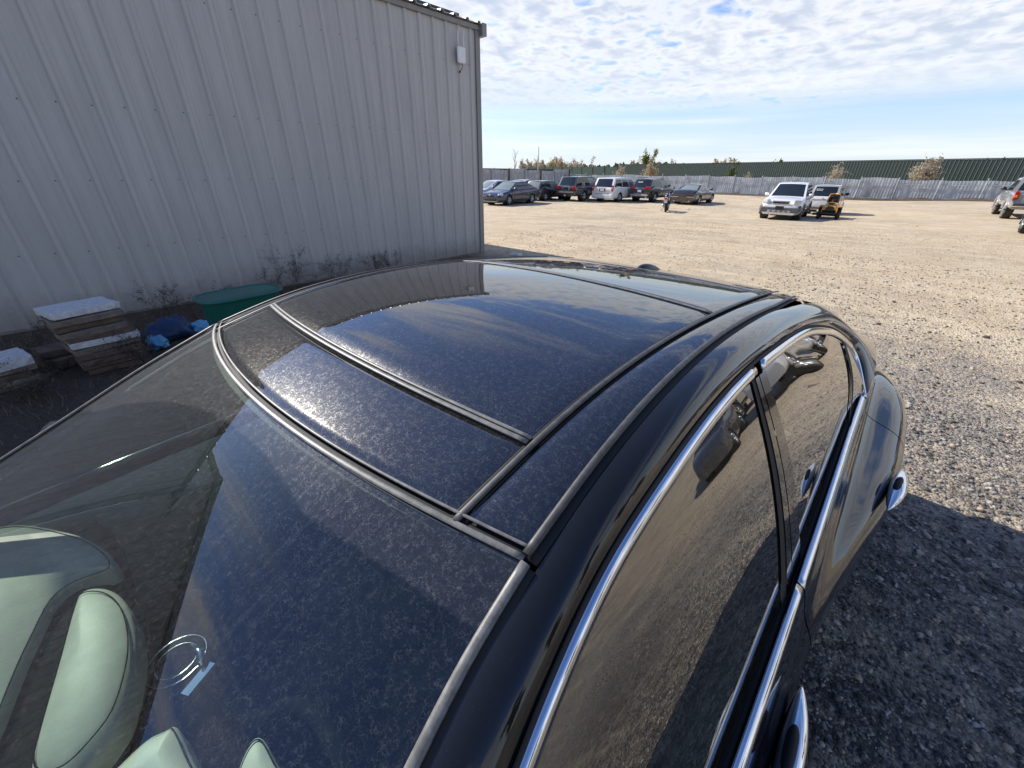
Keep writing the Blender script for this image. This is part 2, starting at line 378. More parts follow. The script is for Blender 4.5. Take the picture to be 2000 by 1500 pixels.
def old_white(name, c, c2, sc=(1.2, 1.2, 5.)):
    m, nt, b, o = M(name); co_ = posco(nt)
    f = noise(nt, mapping(nt, co_, scale=(2.6, 2.6, .7)), 1.4, 6, .68, .4)
    nt.links.new(mixc(nt, sstep(nt, f, .40, .66), tuple(c), tuple(c2)), b.inputs['Base Color']); b.inputs['Roughness'].default_value = .5; b.inputs['Metallic'].default_value = .0
    bump(nt, b, f, .2, .02); return m
MT['fence'] = old_white('weathered_galvanised_sheet', (.33, .36, .40), (.52, .55, .58)); MT['fencewood'] = old_white('peeling_white_sheet', (.30, .31, .33), (.52, .53, .53))
MT['post'] = simple('grey_steel_post', (.36, .38, .40), .5, .1); MT['woodpost'] = simple('brown_wood_post', (.10, .068, .042), .85, bs=.4, bscale=25)
MT['green'] = wall_paint('dark_green_sheet', (.006, .015, .015), .15, .45); MT['greenrib'] = simple('sunlit_green_rib', (.13, .19, .155), .5)  # ribs paler than their sheet, sunlight painted into the colour
MT['screen'] = simple('green_windscreen_cloth', (.018, .045, .035), .8)
MT['slabwhite'] = simple('white_slab', (.74, .74, .72), .8, 0, .1, 30, bs=.5, bd=.008, bscale=30, c2=(.56, .54, .50)); MT['slabbrown'] = simple('brown_slab', (.10, .062, .043), .9, 0, .3, 9, bs=.7, bd=.012, bscale=28, c2=(.20, .145, .105))
MT['slabgrey'] = simple('grey_slab', (.15, .115, .09), .9, 0, .3, 9, bs=.7, bd=.012, bscale=28, c2=(.27, .22, .18))
MT['teal'] = simple('teal_plastic', (.012, .13, .098), .42, 0, .12, 4); MT['tarp'] = simple('dark_blue_tarp', (.022, .05, .115), .45, bs=.5, bd=.02, bscale=14); MT['tarp2'] = simple('pale_blue_tarp', (.14, .42, .62), .45, bs=.5, bd=.02, bscale=14)
MT['weed'] = simple('dry_weed', (.055, .045, .030), .9, 0, .3, 30); MT['bark'] = simple('bark', (.13, .105, .085), .9, bs=.5, bscale=30)
def leafmat(name, c, c2):
    m, nt, b, out = M(name); nt.nodes.remove(b); co_ = posco(nt)
    f = noise(nt, co_, 2.2, 4, .7); col = mixc(nt, sstep(nt, f, .3, .7), tuple(c), tuple(c2))
    d = node(nt, 'ShaderNodeBsdfDiffuse', i_Color=col); t = node(nt, 'ShaderNodeBsdfTranslucent', i_Color=col)
    mx = node(nt, 'ShaderNodeMixShader', i_0=.3); nt.links.new(d.outputs[0], mx.inputs[1]); nt.links.new(t.outputs[0], mx.inputs[2]); nt.links.new(mx.outputs[0], out.inputs[0]); return m
MT['leafgold'] = leafmat('gold_leaves', (.38, .30, .18), (.52, .43, .28)); MT['leaftan'] = leafmat('tan_leaves', (.35, .30, .22), (.50, .44, .34))
MT['leafgreen'] = leafmat('green_leaves', (.055, .08, .02), (.13, .14, .04)); MT['leafdark'] = leafmat('dark_green_leaves', (.018, .03, .013), (.05, .065, .025))
MT['leafyel'] = leafmat('yellow_green_leaves', (.16, .17, .04), (.30, .26, .07)); MT['farwood'] = leafmat('far_wood_leaves', (.05, .07, .06), (.10, .10, .07))
def ground_mat():
    m, nt, b, o = M('gravel_ground'); co_ = posco(nt)
    big = noise(nt, co_, .16, 5, .6, .3); mid = noise(nt, co_, .9, 5, .62); fine_ = noise(nt, co_, 14., 5, .7)
    tr = noise(nt, mapping(nt, co_, rot=(0, 0, R(-42)), scale=(.07, 1.3, 1)), 1.1, 4, .6, .6)      # wheel tracks across the lot
    tr2 = noise(nt, mapping(nt, co_, rot=(0, 0, R(20)), scale=(.10, 1.7, 1)), 1.3, 3, .6, .9)
    v = node(nt, 'ShaderNodeTexVoronoi', i_Scale=38.); nt.links.new(co_, v.inputs['Vector'])
    v2 = node(nt, 'ShaderNodeTexVoronoi', i_Scale=85.); nt.links.new(co_, v2.inputs['Vector'])
    sx = node(nt, 'ShaderNodeSeparateXYZ', i_0=co_)
    sand = mixc(nt, sstep(nt, mid, .3, .7), (.57, .445, .29), (.67, .55, .38))
    sand = mixc(nt, sstep(nt, noise(nt, co_, .5, 4, .6), .55, .72, 0, .55), sand, (.44, .31, .19))
    stone = mixc(nt, node(nt, 'ShaderNodeSeparateColor', i_0=v.outputs['Color']).outputs[0], (.075, .066, .06), (.42, .38, .325))
    stone2 = mixc(nt, node(nt, 'ShaderNodeSeparateColor', i_0=v2.outputs['Color']).outputs[1], (.08, .07, .062), (.42, .37, .31))
    stone = mixc(nt, .45, stone, stone2)
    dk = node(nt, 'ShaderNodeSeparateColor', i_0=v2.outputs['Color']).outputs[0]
    dark = mixc(nt, sstep(nt, dk, .62, .95), (.026, .0235, .022), (.27, .245, .215))  # dark gravel matrix, coloured near black to deepen the sedan's shadow
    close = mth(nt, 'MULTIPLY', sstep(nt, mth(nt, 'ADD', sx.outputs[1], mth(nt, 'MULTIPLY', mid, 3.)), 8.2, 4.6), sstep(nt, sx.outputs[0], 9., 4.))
    stone = mixc(nt, mth(nt, 'MULTIPLY', close, .85), stone, dark)  # only close to the sedan, so its shadow is partly in the colour
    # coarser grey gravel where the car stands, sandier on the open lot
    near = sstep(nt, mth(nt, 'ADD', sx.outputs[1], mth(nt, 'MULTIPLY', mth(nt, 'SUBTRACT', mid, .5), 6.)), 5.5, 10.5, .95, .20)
    spk = noise(nt, co_, 4.2, 8, .72)
    g = mth(nt, 'ADD', mth(nt, 'ADD', mth(nt, 'MULTIPLY', mth(nt, 'SUBTRACT', fine_, .5), 1.6), mth(nt, 'MULTIPLY', mth(nt, 'SUBTRACT', spk, .5), 1.5)), mth(nt, 'ADD', near, mth(nt, 'MULTIPLY', mth(nt, 'SUBTRACT', big, .5), 1.4)))
    trk = mth(nt, 'MULTIPLY', mth(nt, 'MAXIMUM', sstep(nt, tr, .50, .66), mth(nt, 'MULTIPLY', sstep(nt, tr2, .55, .68), .7)), .26)
    g = mth(nt, 'SUBTRACT', g, trk, clamp=True)
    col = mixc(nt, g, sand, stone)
    dist = sstep(nt, sx.outputs[1], 40., 90., 0., .35)
    # dark soil with litter along the shaded foot of the shed
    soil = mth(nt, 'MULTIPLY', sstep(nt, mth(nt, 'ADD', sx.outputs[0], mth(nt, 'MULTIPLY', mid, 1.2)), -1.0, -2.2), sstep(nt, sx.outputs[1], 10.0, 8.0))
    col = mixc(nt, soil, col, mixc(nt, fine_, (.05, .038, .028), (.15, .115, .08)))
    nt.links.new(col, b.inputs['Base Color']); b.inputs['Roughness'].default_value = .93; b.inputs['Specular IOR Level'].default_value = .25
    hgt = mth(nt, 'ADD', mth(nt, 'MULTIPLY', v.outputs['Distance'], -1.0), mth(nt, 'ADD', mth(nt, 'MULTIPLY', fine_, .8), mth(nt, 'MULTIPLY', v2.outputs['Distance'], -.5)))
    hgt = mth(nt, 'ADD', hgt, mth(nt, 'MULTIPLY', mth(nt, 'ADD', tr, tr2), 1.6))
    hgt = mth(nt, 'ADD', hgt, mth(nt, 'MULTIPLY', spk, 2.2))
    bump(nt, b, hgt, .8, .024); return m
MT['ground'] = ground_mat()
def stone_mat():
    m, nt, b, o = M('gravel_stones'); co_ = posco(nt)
    v = node(nt, 'ShaderNodeTexVoronoi', i_Scale=24.); nt.links.new(co_, v.inputs['Vector']); c = node(nt, 'ShaderNodeSeparateColor', i_0=v.outputs['Color'])
    col = mixc(nt, mth(nt, 'POWER', c.outputs[0], 2.4), (.032, .029, .027), (.44, .41, .36)); col = mixc(nt, sstep(nt, c.outputs[1], .75, .95), col, (.42, .32, .22))  # stone tones skewed dark, adding to the sedan's shadow on the gravel
    nt.links.new(mixc(nt, mth(nt, 'MULTIPLY', noise(nt, co_, 130., 3), .3), col, (.2, .18, .16)), b.inputs['Base Color']); b.inputs['Roughness'].default_value = .85; return m
MT['stones'] = stone_mat(); MT['lotstones'] = simple('sandy_lot_stones', (.30, .245, .18), .9, 0, .3, 40, c2=(.52, .43, .31)); MT['berm'] = simple('dark_dirt_berm', (.06, .042, .028), .95, 0, .3, 4, bs=.8, bd=.05, bscale=6, c2=(.11, .08, .055))
MT['grass'] = simple('dead_grass', (.12, .10, .065), .9, 0, .3, 12, c2=(.20, .165, .10))

# ------------------------------------------------------------------ pixel helpers (2000 x 1500 photo pixels)
def ray(px_, py_):
    d = np.array([(px_-1000)/FPX, (py_-750)/FPX, 1.]) @ CR; return d/np.linalg.norm(d)
def at_z(px_, py_, z):
    d = ray(px_, py_); return CAM+d*((z-CAM[2])/d[2])
def at_x(px_, py_, x):
    d = ray(px_, py_); return CAM+d*((x-CAM[0])/d[0])
def sm(t): t = np.clip(t, 0, 1); return t*t*(3-2*t)
def gz(x, y):
    """height of the lot: falls gently towards the far left"""
    x = np.asarray(x, float); y = np.asarray(y, float)
    d = (x-CAM[0])*HEAD[0]+(y-CAM[1])*HEAD[1]
    return -.30*sm((d-8)/18)*(1-sm((x+3)/9))
def gp(px_, py_):
    d = ray(px_, py_); z = 0.
    for _ in range(60):
        q = CAM+d*((z-CAM[2])/d[2]); z = z+.5*(float(gz(q[0], q[1]))-z)
    return q

# ================================================================== the black sedan
CARC = np.array([0, 2.6, .75])
sedan = tag(empty('black_sedan'), 'dusty black sedan with panoramic glass roof and chrome window trim, parked beside the ribbed shed', 'car')
ZP = (1.5442, .0126, -.2018, .1525, -.0529)
def zroof(u, v):
    t = np.clip(v, 2.0, 4.05)-2.7; c = .0319-.0195*t; a = np.abs(u)/.58
    return .012*(np.clip(2.35-v, 0, .4)/.2)**2+.006*(1-a**2)+ZP[0]+ZP[1]*t+ZP[2]*t*t+ZP[3]*t**3+ZP[4]*t**4-c*a**2-.0066*a**6
def dch(v): t = np.minimum(v, 3.5)-2.7; return .572-.025*t+.0448*t*t
def gle(v): return .4895+.0077*(v-2.7)
def vhead(u): return 2.152+.266*u*u+.015*u**4
def xb1(u): return 2.326+.207*u*u
def xb2(u): return 3.111+.061*u*u
def xb3(u): return 3.70+.02*u*u
def roofP(u, v, lift=0.): return np.stack([u, v, zroof(u, v)+lift], -1)
def roofN(u, v):
    e = 1e-3; zu = (zroof(u+e, v)-zroof(u-e, v))/(2*e); zv = (zroof(u, v+e)-zroof(u, v-e))/(2*e)
    n = np.stack([-zu, -zv, np.ones_like(zu)], -1); return n/np.linalg.norm(n, axis=-1, keepdims=True)
def roof_patch(name, f0, f1, ul, ur, mat, nu=48, nv=40, lift=0., parent=sedan, crown=0.):
    s = np.linspace(0, 1, nu); t = np.linspace(0, 1, nv); P = np.zeros((nv, nu, 3))
    for j, tt in enumerate(t):
        # lateral limits depend on v: iterate once with the mid value
        u = ul(f0(0)*(1-tt)+f1(0)*tt)*(1-s)+ur(f0(0)*(1-tt)+f1(0)*tt)*s
        v = f0(u)*(1-tt)+f1(u)*tt
        u = ul(v)*(1-s)+ur(v)*s
        edge = np.minimum(np.minimum(tt*(f1(0)-f0(0)), (1-tt)*(f1(0)-f0(0))), np.minimum(u-ul(v), ur(v)-u))
        P[j] = roofP(u, v, lift-.004*(1-sm(edge/.018)))
    return grid(name, P, mat, parent, CARC)
roof = roof_patch('roof_shell', lambda u: vhead(u)-.01, lambda u: 3.97+0*u, lambda v: -dch(v), lambda v: dch(v), MT['gap'], lift=-.012)
ngl = lambda v: -gle(v)+.004
pgl = lambda v: gle(v)-.004
p1 = roof_patch('roof_glass_panel', lambda u: vhead(u)+.0155, lambda u: xb1(u)-.009, ngl, pgl, MT['roofglass']); p1['label'] = 'narrow front glass roof panel'
p2 = roof_patch('roof_glass_panel', lambda u: xb1(u)+.009, lambda u: xb2(u)-.008, ngl, pgl, MT['roofglass'], nv=60); p2['label'] = 'large middle glass roof panel reflecting sky'
p3 = roof_patch('roof_glass_panel', lambda u: xb2(u)+.009, lambda u: xb3(u)-.007, ngl, pgl, MT['roofglass']); p3['label'] = 'rear glass roof panel'
roof_patch('roof_rear_panel', lambda u: xb3(u)+.012, lambda u: 3.96+.0*u, ngl, pgl, MT['roofglass'])
for s_ in (-1, 1):
    a, b = ((lambda v: gle(v)+.016), (lambda v: dch(v)-.010)) if s_ > 0 else ((lambda v: -dch(v)+.010), (lambda v: -gle(v)-.016))
    roof_patch('roof_side_strip', lambda u: vhead(u)+.0155, lambda u: 3.95+0*u, a, b, MT['roofglass'], nu=8, nv=90)
# cross bars: two pale ribs with a groove between them
ul = np.linspace(-1, 1, 60)
for f, k in ((xb1, .66), (xb2, .62), (xb3, .45)):
    for off, w, mt_ in ((-.0085*k, .013*k, 'sealgrey'), (.0055*k, .010*k, 'sealgrey'), (.0, .03*k, 'gap')):
        u = ul*gle(f(0)); v = f(u)+off; lift = .0005 if mt_ != 'gap' else -.005
        sweep('roof_crossbar' if mt_ != 'gap' else 'crossbar_groove', roofP(u, v, lift), roofN(u, v), rprof(w, .0025), MT[mt_], sedan)
# long seals beside the glass, gutter seals above the doors
vv = np.linspace(2.215, 3.95, 90)
for s_ in (-1, 1):
    for f, off, w, h, mt_ in ((gle, .008, .010, .003, 'rubber'), (gle, .000, .007, .0008, 'gap'), (dch, -.005, .0115, .005, 'rubber'), (dch, .005, .012, .001, 'gap')):
        v = vv if f is gle else np.linspace(2.25, 3.90, 90)
        u = s_*(f(v)+off); sweep('roof_seal' if mt_ == 'rubber' else 'seal_groove', roofP(u, v, .0 if mt_ == 'rubber' else -.004), roofN(u, v), rprof(w, h), MT[mt_], sedan)
# header moulding between windshield and roof
u = np.linspace(-.588, .588, 90)
for off, w, h, mt_, nm in ((-.001, .0085, .0022, 'sealgrey', 'header_moulding'), (.0075, .007, .0008, 'gap', 'header_groove'), (.0135, .0045, .0018, 'sealgrey', 'header_moulding')):
    v = vhead(u)+off; sweep(nm, roofP(u, v, .001 if mt_ != 'gap' else -.005), roofN(u, v), rprof(w, h), MT[mt_], sedan)

# windshield ------------------------------------------------------
We = pspline([(.588, 2.243, 1.431), (.600, 2.126, 1.383), (.612, 2.06, 1.353), (.643, 1.9, 1.272), (.683, 1.7, 1.172), (.728, 1.5, 1.072), (.773, 1.3, .982)])
Wc = pspline([(0, 2.150, 1.461), (0, 2.0, 1.384), (0, 1.8, 1.281), (0, 1.6, 1.182), (0, 1.4, 1.081), (0, 1.16, .958)])
tt = np.linspace(0, 1, 60); ss = np.linspace(-1, 1, 81)
E_, C_ = We(tt), Wc(tt); P = np.zeros((60, 81, 3)); a2 = np.abs(ss)**2.15
P[:, :, 0] = E_[:, None, 0]*ss[None]; P[:, :, 1] = C_[:, None, 1]+(E_[:, None, 1]-C_[:, None, 1])*a2[None]; P[:, :, 2] = C_[:, None, 2]+(E_[:, None, 2]-C_[:, None, 2])*a2[None]
ws = grid('windshield', P, MT['windshield'], sedan, CARC)
# black frit band round the glass, just inside it
for s_ in (-1, 1):
    e = E_*np.array([s_, 1, 1]); n = np.array([s_*.35, -.42, .84])
    sweep('windshield_moulding', e+np.array([s_*.004, 0, .0]), n, rprof(.013, .006), MT['sealgrey'], sedan)
    sweep('pillar_groove', e+np.array([s_*.014, .0, -.004]), n, rprof(.010, .001), MT['gap'], sedan)
ub = np.linspace(-.5, .5, 40)

# pillars, cant rail, window frames, doors -------------------------
def dI(v): return (float(dch(v))+.012, v, float(zroof(dch(v), v))-.005)
IST = [(.790, 1.30, .978), (.742, 1.5, 1.068), (.698, 1.7, 1.168), (.657, 1.9, 1.268), (.627, 2.06, 1.348), (.613, 2.16, 1.393), (.605, 2.245, 1.424),
       dI(2.36), dI(2.5), dI(2.7), dI(2.95), dI(3.2), dI(3.42), (.610, 3.61, 1.440), (.632, 3.80, 1.415), (.664, 3.98, 1.374), (.722, 4.13, 1.300), (.790, 4.285, 1.222), (.872, 4.50, 1.128)]
TST = [(.838, 1.40, .982), (.788, 1.6, 1.070), (.747, 1.8, 1.170), (.709, 2.0, 1.270), (.683, 2.128, 1.332), (.671, 2.19, 1.360), (.660, 2.263, 1.387),
       (.651, 2.36, 1.413), (.646, 2.5, 1.437), (.642, 2.7, 1.455), (.645, 2.95, 1.455), (.655, 3.2, 1.438), (.667, 3.43, 1.414), (.685, 3.612, 1.385), (.711, 3.781, 1.345), (.740, 3.923, 1.300), (.801, 4.10, 1.210), (.857, 4.125, 1.125), (.913, 3.996, 1.046)]
ist = np.array(IST); tst = np.array(TST); kk = np.arange(len(ist))
If = [spline(kk, ist[:, i]) for i in range(3)]; Tf = [spline(kk, tst[:, i]) for i in range(3)]
def Ifn(s): return np.stack([f(s) for f in If], -1)
def Tfn(s): return np.stack([f(s) for f in Tf], -1)
sfine = np.linspace(0, 16.2, 900); vfine = Tf[1](sfine)
def s_of_v(v): return np.interp(v, vfine, sfine)
uB = spline([.05, .3, .7, 1.1, 1.5, 2.0, 2.5, 2.9, 3.3, 3.7, 4.0, 4.3, 4.6, 4.85, 5.02], [.52, .72, .80, .835, .858, .876, .888, .896, .903, .909, .913, .905, .875, .82, .70])
zB = spline([.05, .3, .7, 1.1, 1.4, 1.8, 2.2, 2.6, 3.0, 3.5, 4.0, 4.5, 4.8, 5.02], [.62, .74, .84, .905, .945, .973, .990, 1.002, 1.013, 1.029, 1.046, 1.075, 1.035, .98])
def hip(v): return .125*sm((v-2.75)/1.15)*(1-.55*sm((v-4.35)/.6))
def section(v):
    b, z, h = float(uB(v)), float(zB(v)), float(hip(v)); um = b+.058+h
    k = h/.125
    return np.array([(b, z), (b+.009, z-.025), (b+.022, z-.070), (b+.034+.22*h, z-.097), (b+.044+.78*h, z-.118-.012*k), (um-.001, z-.170-.012*k), (um+.003, z-.30), (um-.006, .52), (um-.045, .32), (um-.13, .20)])
def side_patch(name, v0, v1, s_, nv, parent=sedan, mat=None, arch=None, shift=0.):
    P = np.zeros((nv, 44, 3))
    for i, v in enumerate(np.linspace(v0, v1, nv)):
        q = section(v); f = pspline(np.c_[q, np.zeros(len(q))]); r = f(np.linspace(0, 1, 44))
        P[i, :, 0] = s_*(r[:, 0]+shift); P[i, :, 1] = v; P[i, :, 2] = r[:, 1]
    keep = None
    if arch is not None: keep = lambda c: np.min([(c[:, 1]-a)**2+(c[:, 2]-.34)**2 for a in arch], axis=0) > .365**2
    return grid(name, P, mat or MT['paint'], parent, CARC, keep=keep)
def sidewin(name, s0, s1, v0, v1, sg, n, mat, parent, off=0., m_=14, top=.030, w0=0., w1=1.):
    q = np.linspace(0, 1, n); T_ = Tfn(s0+(s1-s0)*q); v = v0+(v1-v0)*q
    Bq = np.stack([uB(v)-.028, v, zB(v)-.000], -1); dn = Bq-T_; L = np.linalg.norm(dn, axis=1, keepdims=True); T2 = T_+dn/L*top
    w = np.linspace(w0, w1, m_)
    P = T2[:, None]*(1-w[None, :, None])+Bq[:, None]*w[None, :, None]
    P += (np.sin(np.pi*w)*.018)[None, :, None]*np.array([.84, 0, .54])+off*np.array([.84, 0, .54])
    P[:, :, 0] *= sg
    return grid(name, P, mat, parent, CARC)
for sg in (1, -1):
    MS = np.array([sg, 1, 1])
    # cant rail from the foot of the windshield pillar to the tail pillar
    s = np.linspace(0, 18, 150); w = np.linspace(0, 1, 16); I_, T_ = Ifn(s), Tfn(s); d_ = T_-I_
    nn = np.stack([-d_[:, 2], 0*d_[:, 0], d_[:, 0]], -1); nn /= np.linalg.norm(nn, axis=1, keepdims=True); nn *= np.sign(nn[:, 2:3]+1e-6)
    back = sm((s-13.5)/3.)[:, None]; nn = nn*(1-back)+np.array([.72, .35, .6])*back
    bul = (.015+.010*sm((s-13)/4))[:, None, None]
    P = I_[:, None]+d_[:, None]*w[None, :, None]+nn[:, None]*bul*(4*w*(1-w))[None, :, None]
    P[:, :, 0] *= sg; grid('side_rail', P, MT['paint'], sedan, CARC)
    # chrome window surround
    sc = np.linspace(3.0, 18, 150); T_ = Tfn(sc); vb = np.minimum(T_[:, 1], 3.97); Bq = np.stack([uB(vb)-.05, vb, zB(vb)], -1)
    dn = Bq-T_; dn[sc > 16] = np.array([-.35, -.9, -.1]); dn /= np.linalg.norm(dn, axis=1, keepdims=True)
    N_ = np.array([.93, 0, .37])
    for a0, a1, nm in ((3.0, 10.12, 'window_chrome_strip'), (10.16, 18, 'window_chrome_strip')):
        k = (sc >= a0) & (sc <= a1); pth = (T_+dn*.014)[k]*MS
        sweep(nm, pth, N_*MS, rprof(.026, .010), MT['chrome'], sedan)
    sweep('window_groove', (Tfn(np.linspace(2.5, 18, 140))+np.array([.0, 0, .004]))*MS, N_*MS, rprof(.009, .003), MT['gap'], sedan)
    # belt: black wiper seal, chrome strip
    v = np.linspace(1.5, 3.99, 100)
    sweep('belt_seal', np.stack([sg*(uB(v)-.024), v, zB(v)-.009], -1), np.array([sg*.5, 0, .87]), rprof(.016, .008), MT['gap'], sedan)
    for v0, v1 in ((1.5, 2.867), (2.875, 3.99)):
        v = np.linspace(v0, v1, 60)
        sweep('belt_chrome_strip', np.stack([sg*(uB(v)-.010), v, zB(v)+.002], -1), np.array([sg*.62, 0, .78]), rprof(.022, .007), MT['chrome'], sedan)
    # glass and pillars between the windows
    sidewin('front_side_window', 1.2, float(s_of_v(2.945)), 1.55, 2.79, sg, 60, MT['sideglass'], sedan)
    sidewin('pillar_sash', float(s_of_v(2.942)), float(s_of_v(2.962)), 2.785, 2.826, sg, 4, MT['gap'], sedan, off=.003)
    sidewin('pillar_cover', float(s_of_v(2.962)), float(s_of_v(2.984)), 2.826, 2.868, sg, 4, MT['paint'], sedan, off=.005)
    sidewin('pillar_cover', float(s_of_v(2.990)), float(s_of_v(3.035)), 2.875, 2.955, sg, 6, MT['paint'], sedan, off=.005)
    sidewin('rear_side_window', float(s_of_v(3.03)), 15.35, 2.945, 3.735, sg, 60, MT['sideglass'], sedan)
    sidewin('window_divider', 15.3, 15.5, 3.725, 3.752, sg, 4, MT['gap'], sedan, off=.005)
    sidewin('quarter_window', 15.45, 17.6, 3.745, 3.955, sg, 30, MT['sideglass'], sedan, top=.026)
    # body panels with open shut lines over a dark backing
    side_patch('body_backing', .3, 4.95, sg, 60, mat=MT['gap'], arch=(.98, 3.86), shift=-.02)
    side_patch('front_fender', .05, 1.612, sg, 60, arch=(.98,))
    fd = side_patch('front_door', 1.618, 2.868, sg, 60)
    rd = side_patch('rear_door', 2.875, 4.005, sg, 60, arch=(3.86,))
    side_patch('rear_fender', 4.011, 5.02, sg, 60, arch=(3.86,))
    # door handles: chrome spindle grip with a dark finger cup between grip and door
    for dr, vc, zc in ((fd, 2.59, .885), (rd, 3.64, .895)):
        um = float(uB(vc))+.050+float(hip(vc))*.92; slope = float(hip(vc+.1)-hip(vc-.1))*5
        n = 16; m_ = 33; V = []
        for i, t in enumerate(np.linspace(-1, 1, m_)):
            r_ = max(.02, (1-abs(t)**1.9))**.8; gv = vc+t*.150
            for k in range(n):
                an = 2*math.pi*k/n; V.append((sg*(um+.010+slope*t*.125+.006*(1-t*t)+r_*.024*math.cos(an)), gv, zc+.004+r_*.024*math.sin(an)))
        F = [(i*n+k, i*n+(k+1) % n, (i+1)*n+(k+1) % n, (i+1)*n+k) for i in range(m_-1) for k in range(n)]+[tuple(range(n)), tuple(range((m_-1)*n, m_*n))]
        fix_normals(mesh('handle', V, F, MT['chrome'], dr, True))
        V = []
        for i, t in enumerate(np.linspace(-1, 1, 21)):
            r_ = math.sqrt(max(.01, 1-abs(t)**3)); gv = vc+t*.056
            for k in range(n):
                an = 2*math.pi*k/n; V.append((sg*(um+.011+slope*t*.056+r_*.0125*math.cos(an)), gv, zc+.012+r_*.022*math.sin(an)))
        F = [(i*n+k, i*n+(k+1) % n, (i+1)*n+(k+1) % n, (i+1)*n+k) for i in range(20) for k in range(n)]+[tuple(range(n)), tuple(range(20*n, 21*n))]
        fix_normals(mesh('handle_cup', V, F, MT['gap'], dr, True))
    # door mirror
    q = MB(); q.lathe([(-.11, .0), (-.105, .03), (-.06, .062), (0, .072), (.07, .068), (.10, .05), (.105, 0)], n=20); o = fix_normals(q.build('door_mirror', MT['paint'], sedan, True)); o.scale = (1, .75, 1); o.location = (sg*1.02, 1.80, 1.03)
    q = MB(); q.tube([(sg*.86, 1.78, .97), (sg*.94, 1.79, .985)], [.03, .022], 10); q.build('mirror_stalk', MT['paint'], sedan, True)
    # wheels
    for vw in (.98, 3.86):
        wl = empty('wheel', (sg*.80, vw, .335)); wl.parent = sedan
        q = MB(); q.lathe([(-.10, .21), (-.11, .28), (-.10, .325), (-.06, .335), (.06, .335), (.10, .325), (.11, .28), (.10, .21)], n=36); q.build('tyre', MT['tyre'], wl, True)
        q = MB(); q.lathe([(.09*sg, .215), (.095*sg, .20), (.06*sg, .18), (.05*sg, .0)], n=36)
        for k in range(5):
            a = k*2*math.pi/5; q.tube([(.075*sg, .03*math.cos(a), .03*math.sin(a)), (.09*sg, .2*math.cos(a), .2*math.sin(a))], [.035, .025], 6)
        q.build('rim', MT['rim'], wl, True)

# tail: back glass, tail pillar inner faces, boot lid, bumper; nose: bonnet, grille, bumper
def cross_sheet(name, rows, mat, n=41, parent=sedan, p=2.2):
    """rows: (half width, v centre, z centre, v edge, z edge)"""
    s = np.linspace(-1, 1, n); P = np.zeros((len(rows), n, 3))
    rr = np.array(rows); f = [spline(np.arange(len(rr)), rr[:, i]) for i in range(5)]; k = np.linspace(0, len(rr)-1, len(rr)*6)
    P = np.zeros((len(k), n, 3)); a = np.abs(s)**p
    w, v0, z0, v1, z1 = (g(k)[:, None] for g in f)
    P[:, :, 0] = w*s; P[:, :, 1] = v0+(v1-v0)*a; P[:, :, 2] = z0+(z1-z0)*a
    return grid(name, P, mat, parent, CARC)
cross_sheet('back_window', [(.60, 3.955, 1.412, 3.90, 1.392), (.64, 4.15, 1.33, 4.08, 1.30), (.70, 4.35, 1.205, 4.27, 1.18), (.76, 4.54, 1.085, 4.46, 1.075)], MT['roofglass'])
for sg in (1, -1):
    A_ = np.array([(.600, 3.90, 1.400), (.64, 4.08, 1.305), (.70, 4.27, 1.185), (.76, 4.46, 1.078)]); B_ = np.array([(.648, 3.90, 1.396), (.690, 4.06, 1.338), (.775, 4.25, 1.240), (.872, 4.50, 1.128)])
    w = np.linspace(0, 1, 6); t = np.linspace(0, 1, 24); P = pspline(A_)(t)[:, None]*(1-w[None, :, None])+pspline(B_)(t)[:, None]*w[None, :, None]; P[:, :, 0] *= sg
    grid('tail_pillar', P, MT['paint'], sedan, CARC)
    # shoulder between tail pillar and rear fender
    v = np.linspace(4.02, 5.02, 40); base = pspline([(.913, 4.0, 1.048), (.905, 4.2, 1.085), (.872, 4.48, 1.112), (.82, 4.8, 1.045), (.70, 5.02, .985)])(np.linspace(0, 1, 40))
    Bv = np.stack([uB(v), v, zB(v)], -1); base[:, 0] = np.minimum(base[:, 0], Bv[:, 0]-.004)
    P = base[:, None]*(1-w[None, :, None])+Bv[:, None]*w[None, :, None]; P[:, :, 0] *= sg; grid('boot_shoulder', P, MT['paint'], sedan, CARC)
cross_sheet('boot_lid', [(.78, 4.53, 1.085, 4.47, 1.07), (.82, 4.75, 1.075, 4.72, 1.04), (.78, 4.98, 1.05, 4.90, 1.01), (.76, 5.05, .98, 4.96, .96), (.80, 5.06, .86, 4.97, .86)], MT['paint'])
cross_sheet('rear_bumper', [(.84, 5.065, .855, 4.95, .855), (.90, 5.12, .72, 4.93, .72), (.90, 5.12, .50, 4.93, .50), (.86, 5.05, .28, 4.88, .28)], MT['paint'])
for sg in (1, -1):
    q = MB(); q.box((sg*.66, 5.035, .93), (.26, .05, .12), rz=-sg*.18); q.build('tail_lamp', MT['redlight'], sedan, False, .015)
cross_sheet('bonnet', [(.80, 1.13, .975, 1.33, .965), (.81, .9, .95, .95, .90), (.77, .55, .90, .62, .83), (.70, .25, .82, .36, .74), (.62, .10, .70, .25, .64)], MT['paint'])
cross_sheet('front_bumper', [(.62, .09, .69, .26, .64), (.78, .03, .56, .30, .55), (.80, .0, .42, .32, .42), (.76, .06, .22, .36, .24)], MT['paint'])
q = MB(); q.lathe([(0, .0), (.001, .24), (.02, .26), (.022, .23)], axis='y', n=28); o = q.build('grille', MT['chrome'], sedan, True); o.location = (0, .03, .58); o.scale = (1.1, 1, .62)
q = MB(); q.box((0, 2.5, .24), (1.5, 4.6, .12)); q.build('floor_pan', MT['darkint'], sedan)
